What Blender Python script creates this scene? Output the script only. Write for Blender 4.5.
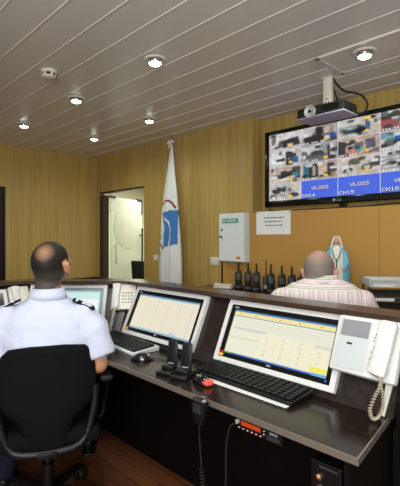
import bpy, bmesh, math, random
from mathutils import Vector, Matrix, noise
random.seed(7)
PI = math.pi
S = bpy.context.scene
COL = S.collection
for _o in list(bpy.data.objects):
    bpy.data.objects.remove(_o, do_unlink=True)

# ------------------------------------------------------------------ camera
cam_d = bpy.data.cameras.new('camera'); cam = bpy.data.objects.new('camera', cam_d); COL.objects.link(cam)
cam_d.sensor_fit = 'HORIZONTAL'; cam_d.sensor_width = 36.0
cam_d.lens = 36.0 * 419.0 / 400.0
cam_d.shift_y = -6.0 / 400.0
cam_d.clip_start = 0.05
YAW = math.atan(406 / 419.0)                    # forward = (-cos, sin) in room axes
cam.location = (0, 0, 1.35)
cam.rotation_euler = (PI / 2, 0, PI / 2 - YAW)
S.camera = cam

# ------------------------------------------------------------------ light and exposure
S.view_settings.view_transform = 'Standard'
S.view_settings.look = 'None'
S.view_settings.gamma = 1.0
S.view_settings.use_curve_mapping = False
S.view_settings.exposure = 0.0
world = bpy.data.worlds.new('world'); S.world = world; world.use_nodes = True
world.node_tree.nodes['Background'].inputs[0].default_value = (1.0, 0.99, 0.95, 1)
world.node_tree.nodes['Background'].inputs[1].default_value = 0.38


def area(name, loc, target, sx, sy, power, color):
    d = bpy.data.lights.new(name, 'AREA'); d.shape = 'RECTANGLE'; d.size = sx; d.size_y = sy
    d.energy = power; d.color = color
    o = bpy.data.objects.new(name, d); COL.objects.link(o); o.location = loc
    o.rotation_euler = (Vector(target) - Vector(loc)).to_track_quat('-Z', 'Y').to_euler()
    return o


area('rear_fill', (1.9, -2.4, 1.9), (-2.0, 1.4, 1.2), 2.2, 1.2, 16, (0.96, 0.98, 1.0))  # soft fill added behind the camera
area('overhead_fill', (-0.9, 0.1, 2.55), (-1.2, 0.5, 0), 1.2, 1.2, 30, (0.97, 0.98, 1.0))  # unseen overhead fill, added to brighten the shirts from above
area('ceiling_fill', (0.5, -0.9, 1.6), (-0.9, 0.9, 2.6), 1.2, 1.2, 82, (0.96, 1.0, 0.98))  # added fill aimed upwards to lift the ceiling, not a fixture
area('corridor_ceiling_lamp', (-6.0, 4.6, 2.5), (-6.0, 4.6, 0), 1.4, 0.8, 95, (0.95, 1.0, 0.88))
SPOT_POWER = 16.0
SPOT_COLOR = (0.90, 1.0, 0.86)

# ------------------------------------------------------------------ helpers


def lin(h):
    if isinstance(h, str):
        h = h.lstrip('#'); h = [int(h[i:i + 2], 16) for i in (0, 2, 4)]
    return tuple((c / 255 / 12.92) if c / 255 <= 0.04045 else ((c / 255 + 0.055) / 1.055) ** 2.4 for c in h)


def mat(name, c, rough=0.5, metal=0.0, spec=0.5, var=0.0, scale=40.0, bump=0.0, emit=0.0, coat=0.0):
    m = bpy.data.materials.new(name); m.use_nodes = True
    nt = m.node_tree; b = nt.nodes['Principled BSDF']
    c = lin(c)
    b.inputs['Base Color'].default_value = (*c, 1)
    b.inputs['Roughness'].default_value = rough
    b.inputs['Metallic'].default_value = metal
    b.inputs['Specular IOR Level'].default_value = spec
    if coat: b.inputs['Coat Weight'].default_value = coat
    if emit:
        b.inputs['Emission Color'].default_value = (*c, 1); b.inputs['Emission Strength'].default_value = emit
    tc = nt.nodes.new('ShaderNodeTexCoord')
    n = nt.nodes.new('ShaderNodeTexNoise'); n.inputs['Scale'].default_value = scale; n.inputs['Detail'].default_value = 3
    nt.links.new(tc.outputs['Object'], n.inputs['Vector'])
    if var:
        mx = nt.nodes.new('ShaderNodeMix'); mx.data_type = 'RGBA'
        mx.inputs[6].default_value = (*[x * (1 - var) for x in c], 1)
        mx.inputs[7].default_value = (*[min(1, x * (1 + var)) for x in c], 1)
        nt.links.new(n.outputs['Fac'], mx.inputs[0]); nt.links.new(mx.outputs[2], b.inputs['Base Color'])
    if bump:
        bp = nt.nodes.new('ShaderNodeBump'); bp.inputs['Strength'].default_value = bump; bp.inputs['Distance'].default_value = 0.002
        nt.links.new(n.outputs['Fac'], bp.inputs['Height']); nt.links.new(bp.outputs[0], b.inputs['Normal'])
    return m


def grain(name, c1, c2, sc, rough=0.45, panel=None, pv=0.12, axis=0, spec=0.5, bump=0.0):
    """wood veneer: stretched noise, optional panel-to-panel tone change along one axis"""
    m = bpy.data.materials.new(name); m.use_nodes = True
    nt = m.node_tree; L = nt.links.new; b = nt.nodes['Principled BSDF']; N = nt.nodes.new
    b.inputs['Roughness'].default_value = rough; b.inputs['Specular IOR Level'].default_value = spec
    tc = N('ShaderNodeTexCoord'); mp = N('ShaderNodeMapping'); mp.inputs['Scale'].default_value = sc
    n = N('ShaderNodeTexNoise'); n.inputs['Scale'].default_value = 1; n.inputs['Detail'].default_value = 5; n.inputs['Roughness'].default_value = 0.6
    L(tc.outputs['Object'], mp.inputs[0]); L(mp.outputs[0], n.inputs[0])
    r = N('ShaderNodeValToRGB'); r.color_ramp.elements[0].position = 0.3; r.color_ramp.elements[1].position = 0.72
    r.color_ramp.elements[0].color = (*lin(c1), 1); r.color_ramp.elements[1].color = (*lin(c2), 1)
    L(n.outputs['Fac'], r.inputs[0])
    out = r.outputs[0]
    if panel:
        sp = N('ShaderNodeSeparateXYZ'); L(tc.outputs['Object'], sp.inputs[0])
        dv = N('ShaderNodeMath'); dv.operation = 'DIVIDE'; dv.inputs[1].default_value = panel; L(sp.outputs[axis], dv.inputs[0])
        fl = N('ShaderNodeMath'); fl.operation = 'FLOOR'; L(dv.outputs[0], fl.inputs[0])
        fr = N('ShaderNodeMath'); fr.operation = 'FRACT'; L(dv.outputs[0], fr.inputs[0])
        wn = N('ShaderNodeTexWhiteNoise'); wn.noise_dimensions = '1D'; L(fl.outputs[0], wn.inputs['W'])
        mr = N('ShaderNodeMapRange'); mr.inputs[3].default_value = 1 - pv; mr.inputs[4].default_value = 1 + pv; L(wn.outputs[0], mr.inputs[0])
        gt = N('ShaderNodeMath'); gt.operation = 'GREATER_THAN'; gt.inputs[1].default_value = 0.012 if panel > 0.2 else 0.03; L(fr.outputs[0], gt.inputs[0])
        m2 = N('ShaderNodeMapRange'); m2.inputs[3].default_value = 0.72; m2.inputs[4].default_value = 1.0; L(gt.outputs[0], m2.inputs[0])
        mu = N('ShaderNodeMath'); mu.operation = 'MULTIPLY'; L(mr.outputs[0], mu.inputs[0]); L(m2.outputs[0], mu.inputs[1])
        vm = N('ShaderNodeVectorMath'); vm.operation = 'SCALE'; L(out, vm.inputs[0]); L(mu.outputs[0], vm.inputs['Scale'])
        out = vm.outputs[0]
    L(out, b.inputs['Base Color'])
    if bump:
        bp = N('ShaderNodeBump'); bp.inputs['Strength'].default_value = bump; bp.inputs['Distance'].default_value = 0.001
        L(n.outputs['Fac'], bp.inputs['Height']); L(bp.outputs[0], b.inputs['Normal'])
    return m


def attr_mat(name, emit=0.0, rough=0.6):
    m = bpy.data.materials.new(name); m.use_nodes = True
    nt = m.node_tree; b = nt.nodes['Principled BSDF']
    a = nt.nodes.new('ShaderNodeAttribute'); a.attribute_name = 'Col'
    b.inputs['Roughness'].default_value = rough
    if emit:
        b.inputs['Base Color'].default_value = (0.01, 0.01, 0.01, 1); b.inputs['Roughness'].default_value = 0.25
        nt.links.new(a.outputs['Color'], b.inputs['Emission Color']); b.inputs['Emission Strength'].default_value = emit
    else:
        nt.links.new(a.outputs['Color'], b.inputs['Base Color'])
    return m


def link_mesh(name, me, m, parent=None, smooth=False):
    o = bpy.data.objects.new(name, me); COL.objects.link(o)
    if m is not None:
        me.materials.clear(); me.materials.append(m)
    if smooth:
        me.polygons.foreach_set('use_smooth', [True] * len(me.polygons))
    if parent: o.parent = parent
    return o


def rot3(r):
    return Matrix.Rotation(r[2], 4, 'Z') @ Matrix.Rotation(r[1], 4, 'Y') @ Matrix.Rotation(r[0], 4, 'X')


class MB:
    def __init__(s): s.bm = bmesh.new()

    def box(s, c, d, bev=0.0, rot=(0, 0, 0), seg=2):
        t = bmesh.new(); bmesh.ops.create_cube(t, size=1)
        for v in t.verts: v.co = Vector((v.co.x * d[0], v.co.y * d[1], v.co.z * d[2]))
        if bev: bmesh.ops.bevel(t, geom=t.edges[:], offset=bev, segments=seg, profile=0.5, affect='EDGES')
        M = Matrix.Translation(c) @ rot3(rot)
        return s._add(t, M)

    def _add(s, t, M):
        t.transform(M); me = bpy.data.meshes.new('t'); t.to_mesh(me); t.free(); s.bm.from_mesh(me); bpy.data.meshes.remove(me)
        return s

    def cyl(s, p, q, r1, r2=None, n=16, cap=True):
        r2 = r1 if r2 is None else r2
        p = Vector(p); q = Vector(q); d = q - p
        t = bmesh.new(); bmesh.ops.create_cone(t, cap_ends=cap, segments=n, radius1=r1, radius2=r2, depth=d.length)
        M = Matrix.Translation((p + q) / 2) @ d.to_track_quat('Z', 'Y').to_matrix().to_4x4()
        return s._add(t, M)

    def ball(s, c, r, n=16, rot=(0, 0, 0)):
        if not hasattr(r, '__len__'): r = (r, r, r)
        t = bmesh.new(); bmesh.ops.create_uvsphere(t, u_segments=n, v_segments=max(6, n * 3 // 4), radius=1)
        M = Matrix.Translation(c) @ rot3(rot) @ Matrix.Diagonal((*r, 1))
        return s._add(t, M)

    def chain(s, pts, n=12):
        """pts: list of (x,y,z,r) tapered limb"""
        for i, p in enumerate(pts):
            s.ball(p[:3], p[3], n)
            if i + 1 < len(pts): s.cyl(p[:3], pts[i + 1][:3], p[3], pts[i + 1][3], n)
        return s

    def tube(s, pts, r, n=8):
        pts = [Vector(p) for p in pts]; rings = []
        up = Vector((0, 0, 1))
        for i, p in enumerate(pts):
            d = (pts[min(i + 1, len(pts) - 1)] - pts[max(i - 1, 0)]).normalized()
            a = d.cross(up)
            if a.length < 1e-3: a = d.cross(Vector((1, 0, 0)))
            a.normalize(); b = d.cross(a).normalized()
            rr = r[i] if hasattr(r, '__len__') else r
            rings.append([s.bm.verts.new(p + a * rr * math.cos(2 * PI * k / n) + b * rr * math.sin(2 * PI * k / n)) for k in range(n)])
        for A, B in zip(rings, rings[1:]):
            for k in range(n): s.bm.faces.new((A[k], A[(k + 1) % n], B[(k + 1) % n], B[k]))
        s.bm.faces.new(rings[0][::-1]); s.bm.faces.new(rings[-1])
        return s

    def lathe(s, prof, c=(0, 0, 0), n=24):
        rings = []
        for r, z in prof:
            rings.append([s.bm.verts.new((c[0] + max(r, 1e-4) * math.cos(2 * PI * k / n), c[1] + max(r, 1e-4) * math.sin(2 * PI * k / n), c[2] + z)) for k in range(n)])
        for A, B in zip(rings, rings[1:]):
            for k in range(n): s.bm.faces.new((A[k], A[(k + 1) % n], B[(k + 1) % n], B[k]))
        s.bm.faces.new(rings[0][::-1]); s.bm.faces.new(rings[-1])
        return s

    def loft(s, rings):
        """rings: lists of points, closed, capped"""
        R = [[s.bm.verts.new(p) for p in ring] for ring in rings]; n = len(R[0])
        for A, B in zip(R, R[1:]):
            for k in range(n): s.bm.faces.new((A[k], A[(k + 1) % n], B[(k + 1) % n], B[k]))
        s.bm.faces.new(R[0][::-1]); s.bm.faces.new(R[-1])
        return s

    def prism(s, pts, off, bev=0.0):
        """closed 3-D outline extruded along off"""
        t = bmesh.new(); off = Vector(off)
        A = [t.verts.new(p) for p in pts]; B = [t.verts.new(Vector(p) + off) for p in pts]; n = len(A)
        t.faces.new(A[::-1]); t.faces.new(B)
        for k in range(n): t.faces.new((A[k], A[(k + 1) % n], B[(k + 1) % n], B[k]))
        bmesh.ops.recalc_face_normals(t, faces=t.faces[:])
        if bev: bmesh.ops.bevel(t, geom=t.edges[:], offset=bev, segments=2, profile=0.5, affect='EDGES')
        return s._add(t, Matrix())

    def mesh(s, name):
        bmesh.ops.recalc_face_normals(s.bm, faces=s.bm.faces[:])
        me = bpy.data.meshes.new(name); s.bm.to_mesh(me); s.bm.free(); return me

    def build(s, name, m, parent=None, smooth=False):
        o = link_mesh(name, s.mesh(name), m, parent, smooth)
        if smooth == 'auto':
            o.data.polygons.foreach_set('use_smooth', [True] * len(o.data.polygons))
            try: o.data.set_sharp_from_angle(angle=math.radians(40))
            except Exception: pass
        return o

    def fuse(s, name, m, parent=None, voxel=0.008, it=4):
        """voxel-fuse overlapping volumes into one continuous skin"""
        o = link_mesh(name, s.mesh(name), m, parent)
        r = o.modifiers.new('r', 'REMESH'); r.mode = 'VOXEL'; r.voxel_size = voxel; r.use_smooth_shade = True
        k = o.modifiers.new('s', 'SMOOTH'); k.iterations = it; k.factor = 0.5
        dg = bpy.context.evaluated_depsgraph_get(); me = bpy.data.meshes.new_from_object(o.evaluated_get(dg))
        o.modifiers.clear(); old = o.data; o.data = me; bpy.data.meshes.remove(old); me.name = name
        me.polygons.foreach_set('use_smooth', [True] * len(me.polygons))
        if not me.materials: me.materials.append(m)
        return o


def tag(o, label, cat, group=None, kind=None):
    o['label'] = label; o['category'] = cat
    if group: o['group'] = group
    if kind: o['kind'] = kind
    return o


def empty(name, loc, rz=0.0, label=None, cat=None, group=None):
    o = bpy.data.objects.new(name, None); COL.objects.link(o); o.location = loc; o.rotation_euler = (0, 0, rz)
    o.empty_display_size = 0.05
    if label: tag(o, label, cat, group)
    return o


def struct(o): o['kind'] = 'structure'; return o


def copy_tree(o, parent=None):
    c = o.copy(); COL.objects.link(c)
    if parent: c.parent = parent
    for ch in list(o.children): copy_tree(ch, c)
    return c


def sbox(name, lo, hi, m, bev=0.0):
    b = MB(); b.box([(a + c) / 2 for a, c in zip(lo, hi)], [c - a for a, c in zip(lo, hi)], bev)
    return struct(b.build(name, m))


def coil(p0, p1, r, turns, n=10):
    """helix from p0 to p1"""
    p0 = Vector(p0); p1 = Vector(p1); d = (p1 - p0); a = d.cross(Vector((0.3, 0.8, 0.5))).normalized(); b = d.normalized().cross(a)
    N = int(turns * n)
    return [p0 + d * (i / N) + a * r * math.cos(2 * PI * i / n) + b * r * math.sin(2 * PI * i / n) for i in range(N + 1)]


def spline(pts, k=8):
    pts = [Vector(p) for p in pts]; P = [pts[0]] + pts + [pts[-1]]; out = []
    for i in range(1, len(P) - 2):
        for j in range(k):
            t = j / k; a, b, c, d = P[i - 1], P[i], P[i + 1], P[i + 2]
            out.append(0.5 * ((2 * b) + (c - a) * t + (2 * a - 5 * b + 4 * c - d) * t * t + (3 * b - a - 3 * c + d) * t ** 3))
    out.append(pts[-1]); return out


# ------------------------------------------------------------------ materials
M_wall = grain('ochre_oak_veneer', '#a98c4a', '#c4a562', (34, 34, 1.1), 0.42, panel=0.31, pv=0.05, axis=0)
M_wall_y = grain('ochre_oak_veneer_side', '#a98c4a', '#c4a562', (34, 34, 1.1), 0.42, panel=0.31, pv=0.05, axis=1)
M_board = mat('tan_pin_board', '#b98a45', 0.8, var=0.05, scale=160)
M_ceil = mat('grey_white_ceiling_strip', '#dedbd5', 0.30, var=0.02, scale=8)
M_bead = mat('pale_ceiling_bead', '#e6e1d8', 0.4)
M_floor = bpy.data.materials.new('red_brown_plank_floor')
M_cream = mat('cream_paint', '#e6e4d2', 0.7)
M_wenge = grain('dark_wenge_laminate', '#1a1310', '#2f2521', (60, 60, 30), 0.26, spec=0.5, bump=0.15)
M_wenge_top = grain('dark_wenge_desktop', '#18110d', '#2e2219', (40, 40, 40), 0.20, spec=0.3)
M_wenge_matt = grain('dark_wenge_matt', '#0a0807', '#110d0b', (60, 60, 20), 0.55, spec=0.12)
M_ledge = grain('brown_ledge_laminate', '#2c1f17', '#4a3424', (9, 60, 60), 0.24, spec=0.6)
M_alu = mat('brushed_aluminium_edge', '#8f8479', 0.42, 0.6)
M_chrome = mat('steel', '#c9c9c6', 0.25, 1.0)
M_dark = mat('black_door_metal', '#15110f', 0.4)
M_black = mat('black_plastic', '#0c0c0e', 0.42, spec=0.35, var=0.1)
M_black_gloss = mat('gloss_black_plastic', '#0b0b0d', 0.14)
M_black_rub = mat('black_rubber', '#0d0d0e', 0.7)
M_fabric = mat('black_chair_fabric', '#121213', 0.95, spec=0.1, var=0.35, scale=260, bump=0.6)
M_white = mat('white_plastic', '#d6d3cf', 0.38)
M_ivory = mat('ivory_plastic', '#e2dccb', 0.42)
M_silver = mat('silver_plastic', '#c2c6c4', 0.32, 0.1)
M_grey = mat('grey_plastic', '#9a9a98', 0.45)
M_dgrey = mat('dark_grey_plastic', '#3b3b3d', 0.5)
M_paper = mat('white_paper', '#ecebe8', 0.8)
M_ink = mat('grey_ink', '#6d6a6a', 0.8)
M_skin = mat('warm_skin', '#b98465', 0.5, var=0.10, scale=30, bump=0.1)
M_skin2 = mat('pink_skin', '#b88674', 0.5, var=0.12, scale=30, bump=0.1)
M_shirt = mat('pale_blue_shirt', '#c8cce0', 0.85, spec=0.2, var=0.02, scale=30)
M_navy = mat('navy_cloth', '#171a2b', 0.9, spec=0.2, var=0.2, scale=120)
M_red = mat('red_plastic', '#b02018', 0.4)
M_yellow = mat('yellow_print', '#e6c22e', 0.6)
M_orange = mat('orange_print', '#dd7a22', 0.6)
M_teal = mat('teal_print', '#5d9a98', 0.6)
M_blue = mat('blue_print', '#2c5f9a', 0.6)
M_led = mat('blue_led', '#3050ff', 0.3, emit=2.0)
M_redlcd = mat('orange_red_lcd', '#b83c18', 0.4, emit=0.12)
M_redled = mat('red_led', '#e84838', 0.4, emit=0.35)
M_key_lit = mat('lit_key', '#e8a898', 0.4, emit=0.15)
M_screen = attr_mat('screen_light', emit=0.95)
M_bulb = mat('lamp_glow', '#ecfff0', 0.4, emit=14.0)
M_print = attr_mat('printed_cloth', rough=0.85)


def floor_nodes():
    m = M_floor; m.use_nodes = True; nt = m.node_tree; N = nt.nodes.new; L = nt.links.new; b = nt.nodes['Principled BSDF']
    tc = N('ShaderNodeTexCoord'); br = N('ShaderNodeTexBrick')
    br.inputs['Scale'].default_value = 1.0; br.inputs['Brick Width'].default_value = 0.9; br.inputs['Row Height'].default_value = 0.09
    br.inputs['Mortar Size'].default_value = 0.0025; br.inputs['Color1'].default_value = (*lin('#643820'), 1)
    br.inputs['Color2'].default_value = (*lin('#7a4728'), 1); br.inputs['Mortar'].default_value = (*lin('#3a2010'), 1)
    L(tc.outputs['Object'], br.inputs[0])
    mp = N('ShaderNodeMapping'); mp.inputs['Scale'].default_value = (3, 60, 1); L(tc.outputs['Object'], mp.inputs[0])
    n = N('ShaderNodeTexNoise'); n.inputs['Scale'].default_value = 1; n.inputs['Detail'].default_value = 4; L(mp.outputs[0], n.inputs[0])
    mr = N('ShaderNodeMapRange'); mr.inputs[3].default_value = 0.7; mr.inputs[4].default_value = 1.25; L(n.outputs['Fac'], mr.inputs[0])
    vm = N('ShaderNodeVectorMath'); vm.operation = 'SCALE'; L(br.outputs[0], vm.inputs[0]); L(mr.outputs[0], vm.inputs['Scale'])
    L(vm.outputs[0], b.inputs['Base Color']); b.inputs['Roughness'].default_value = 0.38


floor_nodes()

# ================================================================== SETTING
H = 2.6
sbox('floor', (-8.2, -3.0, -0.06), (2.4, 6.6, 0.0), M_floor)
# ceiling of long strips: a sunk joint and a bead at every strip edge, painted paler for the light it catches
cb = MB(); cb.box((-2.9, 0.225, H + 0.03), (6.3, 6.85, 0.06))
ceil = struct(cb.build('ceiling', M_ceil))
bead = MB(); v = 1.04 - 0.2245 * 17
while v < 3.6:
    bead.box((-2.9, v, H - 0.0015), (6.1, 0.0036, 0.005)); v += 0.2245
struct(bead.build('ceiling_beads', M_bead, ceil))
sbox('wall_left', (-6.0, 2.06, 0), (-5.92, 3.53, H), M_wall_y)
lw = MB(); lw.box((-5.96, -0.47, H / 2), (0.08, 3.0, H)); lw.box((-5.96, 1.545, (H + 2.03) / 2), (0.08, 1.03, H - 2.03))
struct(lw.build('wall_left', M_wall_y))
# back wall with the doorway
bw = MB()
bw.box((-5.87, 3.49, H / 2), (0.10, 0.08, H)); bw.box((-5.2425, 3.49, (H + 2.05) / 2), (1.155, 0.08, H - 2.05))
bw.box((-3.7175, 3.49, H / 2), (1.895, 0.08, H)); bw.box((-2.81, 3.58, H / 2), (0.08, 0.10, H))
struct(bw.build('wall_back', M_wall))
sbox('wall_right', (-2.77, 3.63, 0), (2.0, 3.71, H), M_wall)
# tan boards below the screen
sbox('trim_1', (-3.156, 3.385, 0), (-1.4215, 3.415, 1.60), M_board, 0.002)
sbox('trim_2', (-1.4185, 3.385, 0), (1.2, 3.415, 1.60), M_board, 0.002)
sbox('trim_3', (-2.765, 3.415, 1.57), (1.2, 3.63, 1.60), M_board)
tf = MB(); tf.box((-3.156, 3.43, 0.8), (0.02, 0.04, 1.6)); struct(tf.build('trim_4', M_wall))
# dark door in the left wall
d2 = MB(); d2.box((-5.965, 1.545, 1.01), (0.05, 0.98, 2.02), 0.003); d2 = struct(d2.build('door_2', M_dark))
fr = MB(); fr.box((-5.945, 2.045, 1.015), (0.07, 0.025, 2.03)); fr.box((-5.945, 1.045, 1.015), (0.07, 0.025, 2.03)); fr.box((-5.945, 1.545, 2.022), (0.07, 1.0, 0.016))
fr.build('door_frame', M_dark, d2)
hn = MB(); hn.cyl((-5.935, 1.12, 1.0), (-5.89, 1.12, 1.0), 0.011); hn.cyl((-5.89, 1.12, 1.0), (-5.89, 1.24, 1.0), 0.009); hn.build('door_handle', M_chrome, d2, 'auto')
# corridor beyond the doorway
sbox('wall_corridor_back', (-8.1, 6.0, 0), (-3.6, 6.08, H), M_cream)
sbox('wall_corridor_left', (-8.18, 3.54, 0), (-8.1, 6.08, H), M_cream)
sbox('wall_corridor_right', (-3.68, 3.54, 0), (-3.6, 6.0, H), M_cream)
sbox('ceiling_corridor', (-8.18, 3.65, H - 0.05), (-3.6, 6.08, H), mat('warm_corridor_ceiling', '#d8cba2', 0.6))
# glass door, standing open into the corridor
M_glass = bpy.data.materials.new('frosted_glass'); M_glass.use_nodes = True
_b = M_glass.node_tree.nodes['Principled BSDF']; _b.inputs['Base Color'].default_value = (*lin('#e9efe4'), 1)
_b.inputs['Roughness'].default_value = 0.25; _b.inputs['Transmission Weight'].default_value = 0.55; _b.inputs['IOR'].default_value = 1.1
M_etch = mat('etched_glass', '#c9cbb9', 0.7, var=0.1, scale=6)
jb = MB(); jb.box((-5.755, 3.49, 1.0), (0.11, 0.10, 2.0), 0.004); jb.box((-5.2425, 3.49, 2.035), (1.15, 0.09, 0.022))
d1 = struct(jb.build('door_1', mat('dark_bronze_frame', '#2b241d', 0.4)))
hx, hy = -5.66, 3.53; ang = math.radians(111)
hd = empty('glass_leaf_hinge', (hx, hy, 0), ang); hd.parent = d1; hd['kind'] = 'structure'; hd.name = 'door_leaf'
g = MB(); g.box((0.46, 0, 1.0), (0.90, 0.012, 1.96), 0.002); g.build('glass_pane', M_glass, hd)
e = MB(); e.lathe([(0.0, 0), (0.37, 0), (0.37, 0.004), (0.0, 0.004)], n=48)
eo = e.mesh('e'); eo.transform(Matrix.Translation((0.48, -0.0065, 1.52)) @ Matrix.Rotation(PI / 2, 4, 'X'))
link_mesh('etched_disc', eo, M_etch, hd)
p = MB(); p.box((0.07, 0, 1.985), (0.14, 0.03, 0.045), 0.004); p.box((0.83, 0, 1.985), (0.16, 0.03, 0.045), 0.004); p.box((0.9, 0, 1.86), (0.025, 0.03, 0.24), 0.003)
p.build('patch_fitting', M_dark, hd)
p = MB(); p.cyl((0.84, -0.055, 0.72), (0.84, -0.055, 1.5), 0.016); p.cyl((0.84, -0.055, 0.85), (0.84, 0, 0.85), 0.01); p.cyl((0.84, -0.055, 1.38), (0.84, 0, 1.38), 0.01)
p.build('door_handle', M_dark, hd, 'auto')
p = MB(); p.cyl((0.10, -0.05, 0.92), (0.10, -0.05, 1.25), 0.013); p.cyl((0.10, -0.05, 0.97), (0.10, 0, 0.97), 0.008); p.cyl((0.10, -0.05, 1.2), (0.10, 0, 1.2), 0.008)
p.build('door_handle', M_chrome, hd, 'auto')

# ceiling hatch round the front downlight
hm = MB()
for (a, b_) in (((-1.235, 2.625), (0.62, 0.03)), ((-1.235, 2.995), (0.62, 0.03)), ((-1.53, 2.81), (0.03, 0.40)), ((-0.94, 2.81), (0.03, 0.40))):
    hm.box((a[0], a[1], H - 0.006), (b_[0], b_[1], 0.012), 0.003)
hm2 = hm.build('ceiling_hatch', M_ceil); tag(hm2, 'square raised access hatch frame in ceiling near the projector', 'hatch')
hp = MB(); hp.box((-1.235, 2.81, H - 0.004), (0.56, 0.34, 0.008), 0.001); hp.build('hatch_panel', M_ceil, hm2)

# ================================================================== DOWNLIGHTS


def downlight(loc, label, lit_only=False):
    root = empty('downlight', (loc[0], loc[1], loc[2] if len(loc) > 2 else H), 0, label, 'ceiling light', 'recessed round downlights in the ceiling')
    t = MB(); t.lathe([(0.048, -0.003), (0.052, -0.009), (0.070, -0.009), (0.080, -0.003), (0.081, 0.0), (0.046, 0.0)], n=32); t.build('trim_ring', M_bead, root, True)
    t = MB(); t.lathe([(0.045, -0.003), (0.043, -0.030), (0.048, -0.030), (0.051, -0.003)], n=32); t.build('inner_ring', M_chrome, root, True)
    t = MB(); t.lathe([(0.042, -0.002), (0.042, -0.033), (0.032, -0.040), (0.0, -0.044)], n=24); t.build('bulb', M_bulb, root, True)
    d = bpy.data.lights.new('downlight_beam', 'SPOT'); d.energy = SPOT_POWER; d.color = SPOT_COLOR
    d.spot_size = math.radians(172); d.spot_blend = 1.0; d.shadow_soft_size = 0.045
    o = bpy.data.objects.new('downlight_beam', d); COL.objects.link(o); o.location = (0, 0, -0.085); o.parent = root
    return root


downlight((-2.336, 1.825), 'largest downlight in the photo, left of the ceiling centre near the camera')
downlight((-3.485, 1.825), 'downlight above the flag side of the smoke detector, middle of the near row')
downlight((-4.68, 1.825), 'downlight farthest left in the photo, above the left wall panels')
downlight((-4.69, 2.70), 'small downlight closest to the corner above the glass doorway')
downlight((-3.555, 2.70), 'downlight nearest the top of the white flag')
downlight((-1.25, 2.75, H - 0.009), 'downlight set in the ceiling hatch above the wall screen')
downlight((-1.17, 1.66), 'downlight just above the top edge of the photo, over the console monitors')

# smoke detector
sd = empty('smoke_detector', (-3.057, 1.379, H), 0, 'round white smoke detector with dark slots on the ceiling', 'smoke detector')
t = MB(); t.lathe([(0.0, 0), (0.058, 0), (0.058, -0.016), (0.05, -0.02), (0.0, -0.02)], n=28); t.build('base', M_ivory, sd, 'auto')
t = MB(); t.lathe([(0.046, -0.019), (0.046, -0.042), (0.0, -0.042)][::-1], n=28); t.build('sensor_chamber', M_dark, sd, 'auto')
t = MB(); t.lathe([(0.0, -0.040), (0.05, -0.040), (0.048, -0.048), (0.03, -0.056), (0.0, -0.057)], n=28)
for k in range(6):
    a = k * PI / 3; t.box((0.046 * math.cos(a), 0.046 * math.sin(a), -0.03), (0.008, 0.018, 0.024), rot=(0, 0, a))
t.build('cap', M_ivory, sd, 'auto')

# ================================================================== CONSOLE DESK
B_ = Vector((-2.66, 1.04)); A_ = Vector((-2.2, 1.5)); P0 = Vector((-2.66, -0.6))


def sweep(profile, end_u=-0.548, end_m=(0, 1), square=False):
    if square:
        c = Vector((-2.66, 1.5)); m = Vector((-1, 1)); pts = [P0, c, Vector((end_u, 1.5))]
        return [[(p.x + k.x * y, p.y + k.y * y, z) for (y, z) in profile] for p, k in zip(pts, (Vector((-1, 0)), m, Vector((0, 1))))]
    pts = [P0, B_, A_, Vector((end_u, 1.5))]
    n = [Vector((-1, 0)), Vector((-.7071, .7071)), Vector((0, 1))]
    ms = [n[0], (n[0] + n[1]) / (1 + n[0].dot(n[1])), (n[1] + n[2]) / (1 + n[1].dot(n[2])), Vector(end_m)]
    return [[(p.x + m.x * y, p.y + m.y * y, z) for (y, z) in profile] for p, m in zip(pts, ms)]


desk = empty('console_desk', (0, 0, 0), 0, 'dark wood control room console desk with raised ledge and metal edge strip', 'desk')
CUT = -0.146
t = MB(); t.loft(sweep([(-0.404, 0.732), (-0.404, 0.75), (-0.05, 0.75), (-0.05, 0.732)], -0.579, (CUT, 1))); t.build('desktop', M_wenge_top, desk)
t = MB(); t.loft(sweep([(-0.408, 0.731), (-0.408, 0.7515), (-0.404, 0.7515), (-0.404, 0.731)], -0.579, (CUT, 1)))
e0 = Vector((-0.579 + CUT * -0.408, 1.092)); e1 = Vector((-0.579 + CUT * -0.062, 1.438))
t.box(((e0.x + e1.x) / 2 + 0.003, (e0.y + e1.y) / 2, 0.74125), ((0.005), (e1 - e0).length, 0.0205), rot=(0, 0, math.atan(0.146)))
t.build('edge_strip', M_alu, desk)
t = MB(); t.loft(sweep([(-0.088, 0.751), (0.0535, 1.0545), (0.0735, 1.0545), (-0.068, 0.751)])); t.build('sloping_panel', M_wenge, desk)
t = MB(); t.loft(sweep([(0.0, 1.054), (0.0, 1.074), (0.137, 1.074), (0.137, 1.054)], -0.535)); t.build('ledge', M_ledge, desk)
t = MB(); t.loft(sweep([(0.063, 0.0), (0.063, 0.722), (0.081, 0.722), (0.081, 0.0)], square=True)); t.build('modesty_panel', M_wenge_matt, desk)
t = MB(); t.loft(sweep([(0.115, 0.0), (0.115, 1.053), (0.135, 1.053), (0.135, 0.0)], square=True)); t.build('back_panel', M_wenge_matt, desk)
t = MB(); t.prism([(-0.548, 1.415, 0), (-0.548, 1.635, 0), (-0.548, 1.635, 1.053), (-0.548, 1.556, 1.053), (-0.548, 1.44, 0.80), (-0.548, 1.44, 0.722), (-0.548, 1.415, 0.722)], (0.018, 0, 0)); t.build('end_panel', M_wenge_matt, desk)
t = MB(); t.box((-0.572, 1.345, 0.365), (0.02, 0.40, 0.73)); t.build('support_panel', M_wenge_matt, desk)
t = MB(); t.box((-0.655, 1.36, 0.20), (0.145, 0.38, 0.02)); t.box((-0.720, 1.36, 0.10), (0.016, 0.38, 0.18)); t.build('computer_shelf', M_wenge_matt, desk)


# panel frames for things mounted on the sloping panel: x along, z up the slope, -y out towards the sitter
SLOPE = math.atan2(0.14, 0.30)


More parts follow.
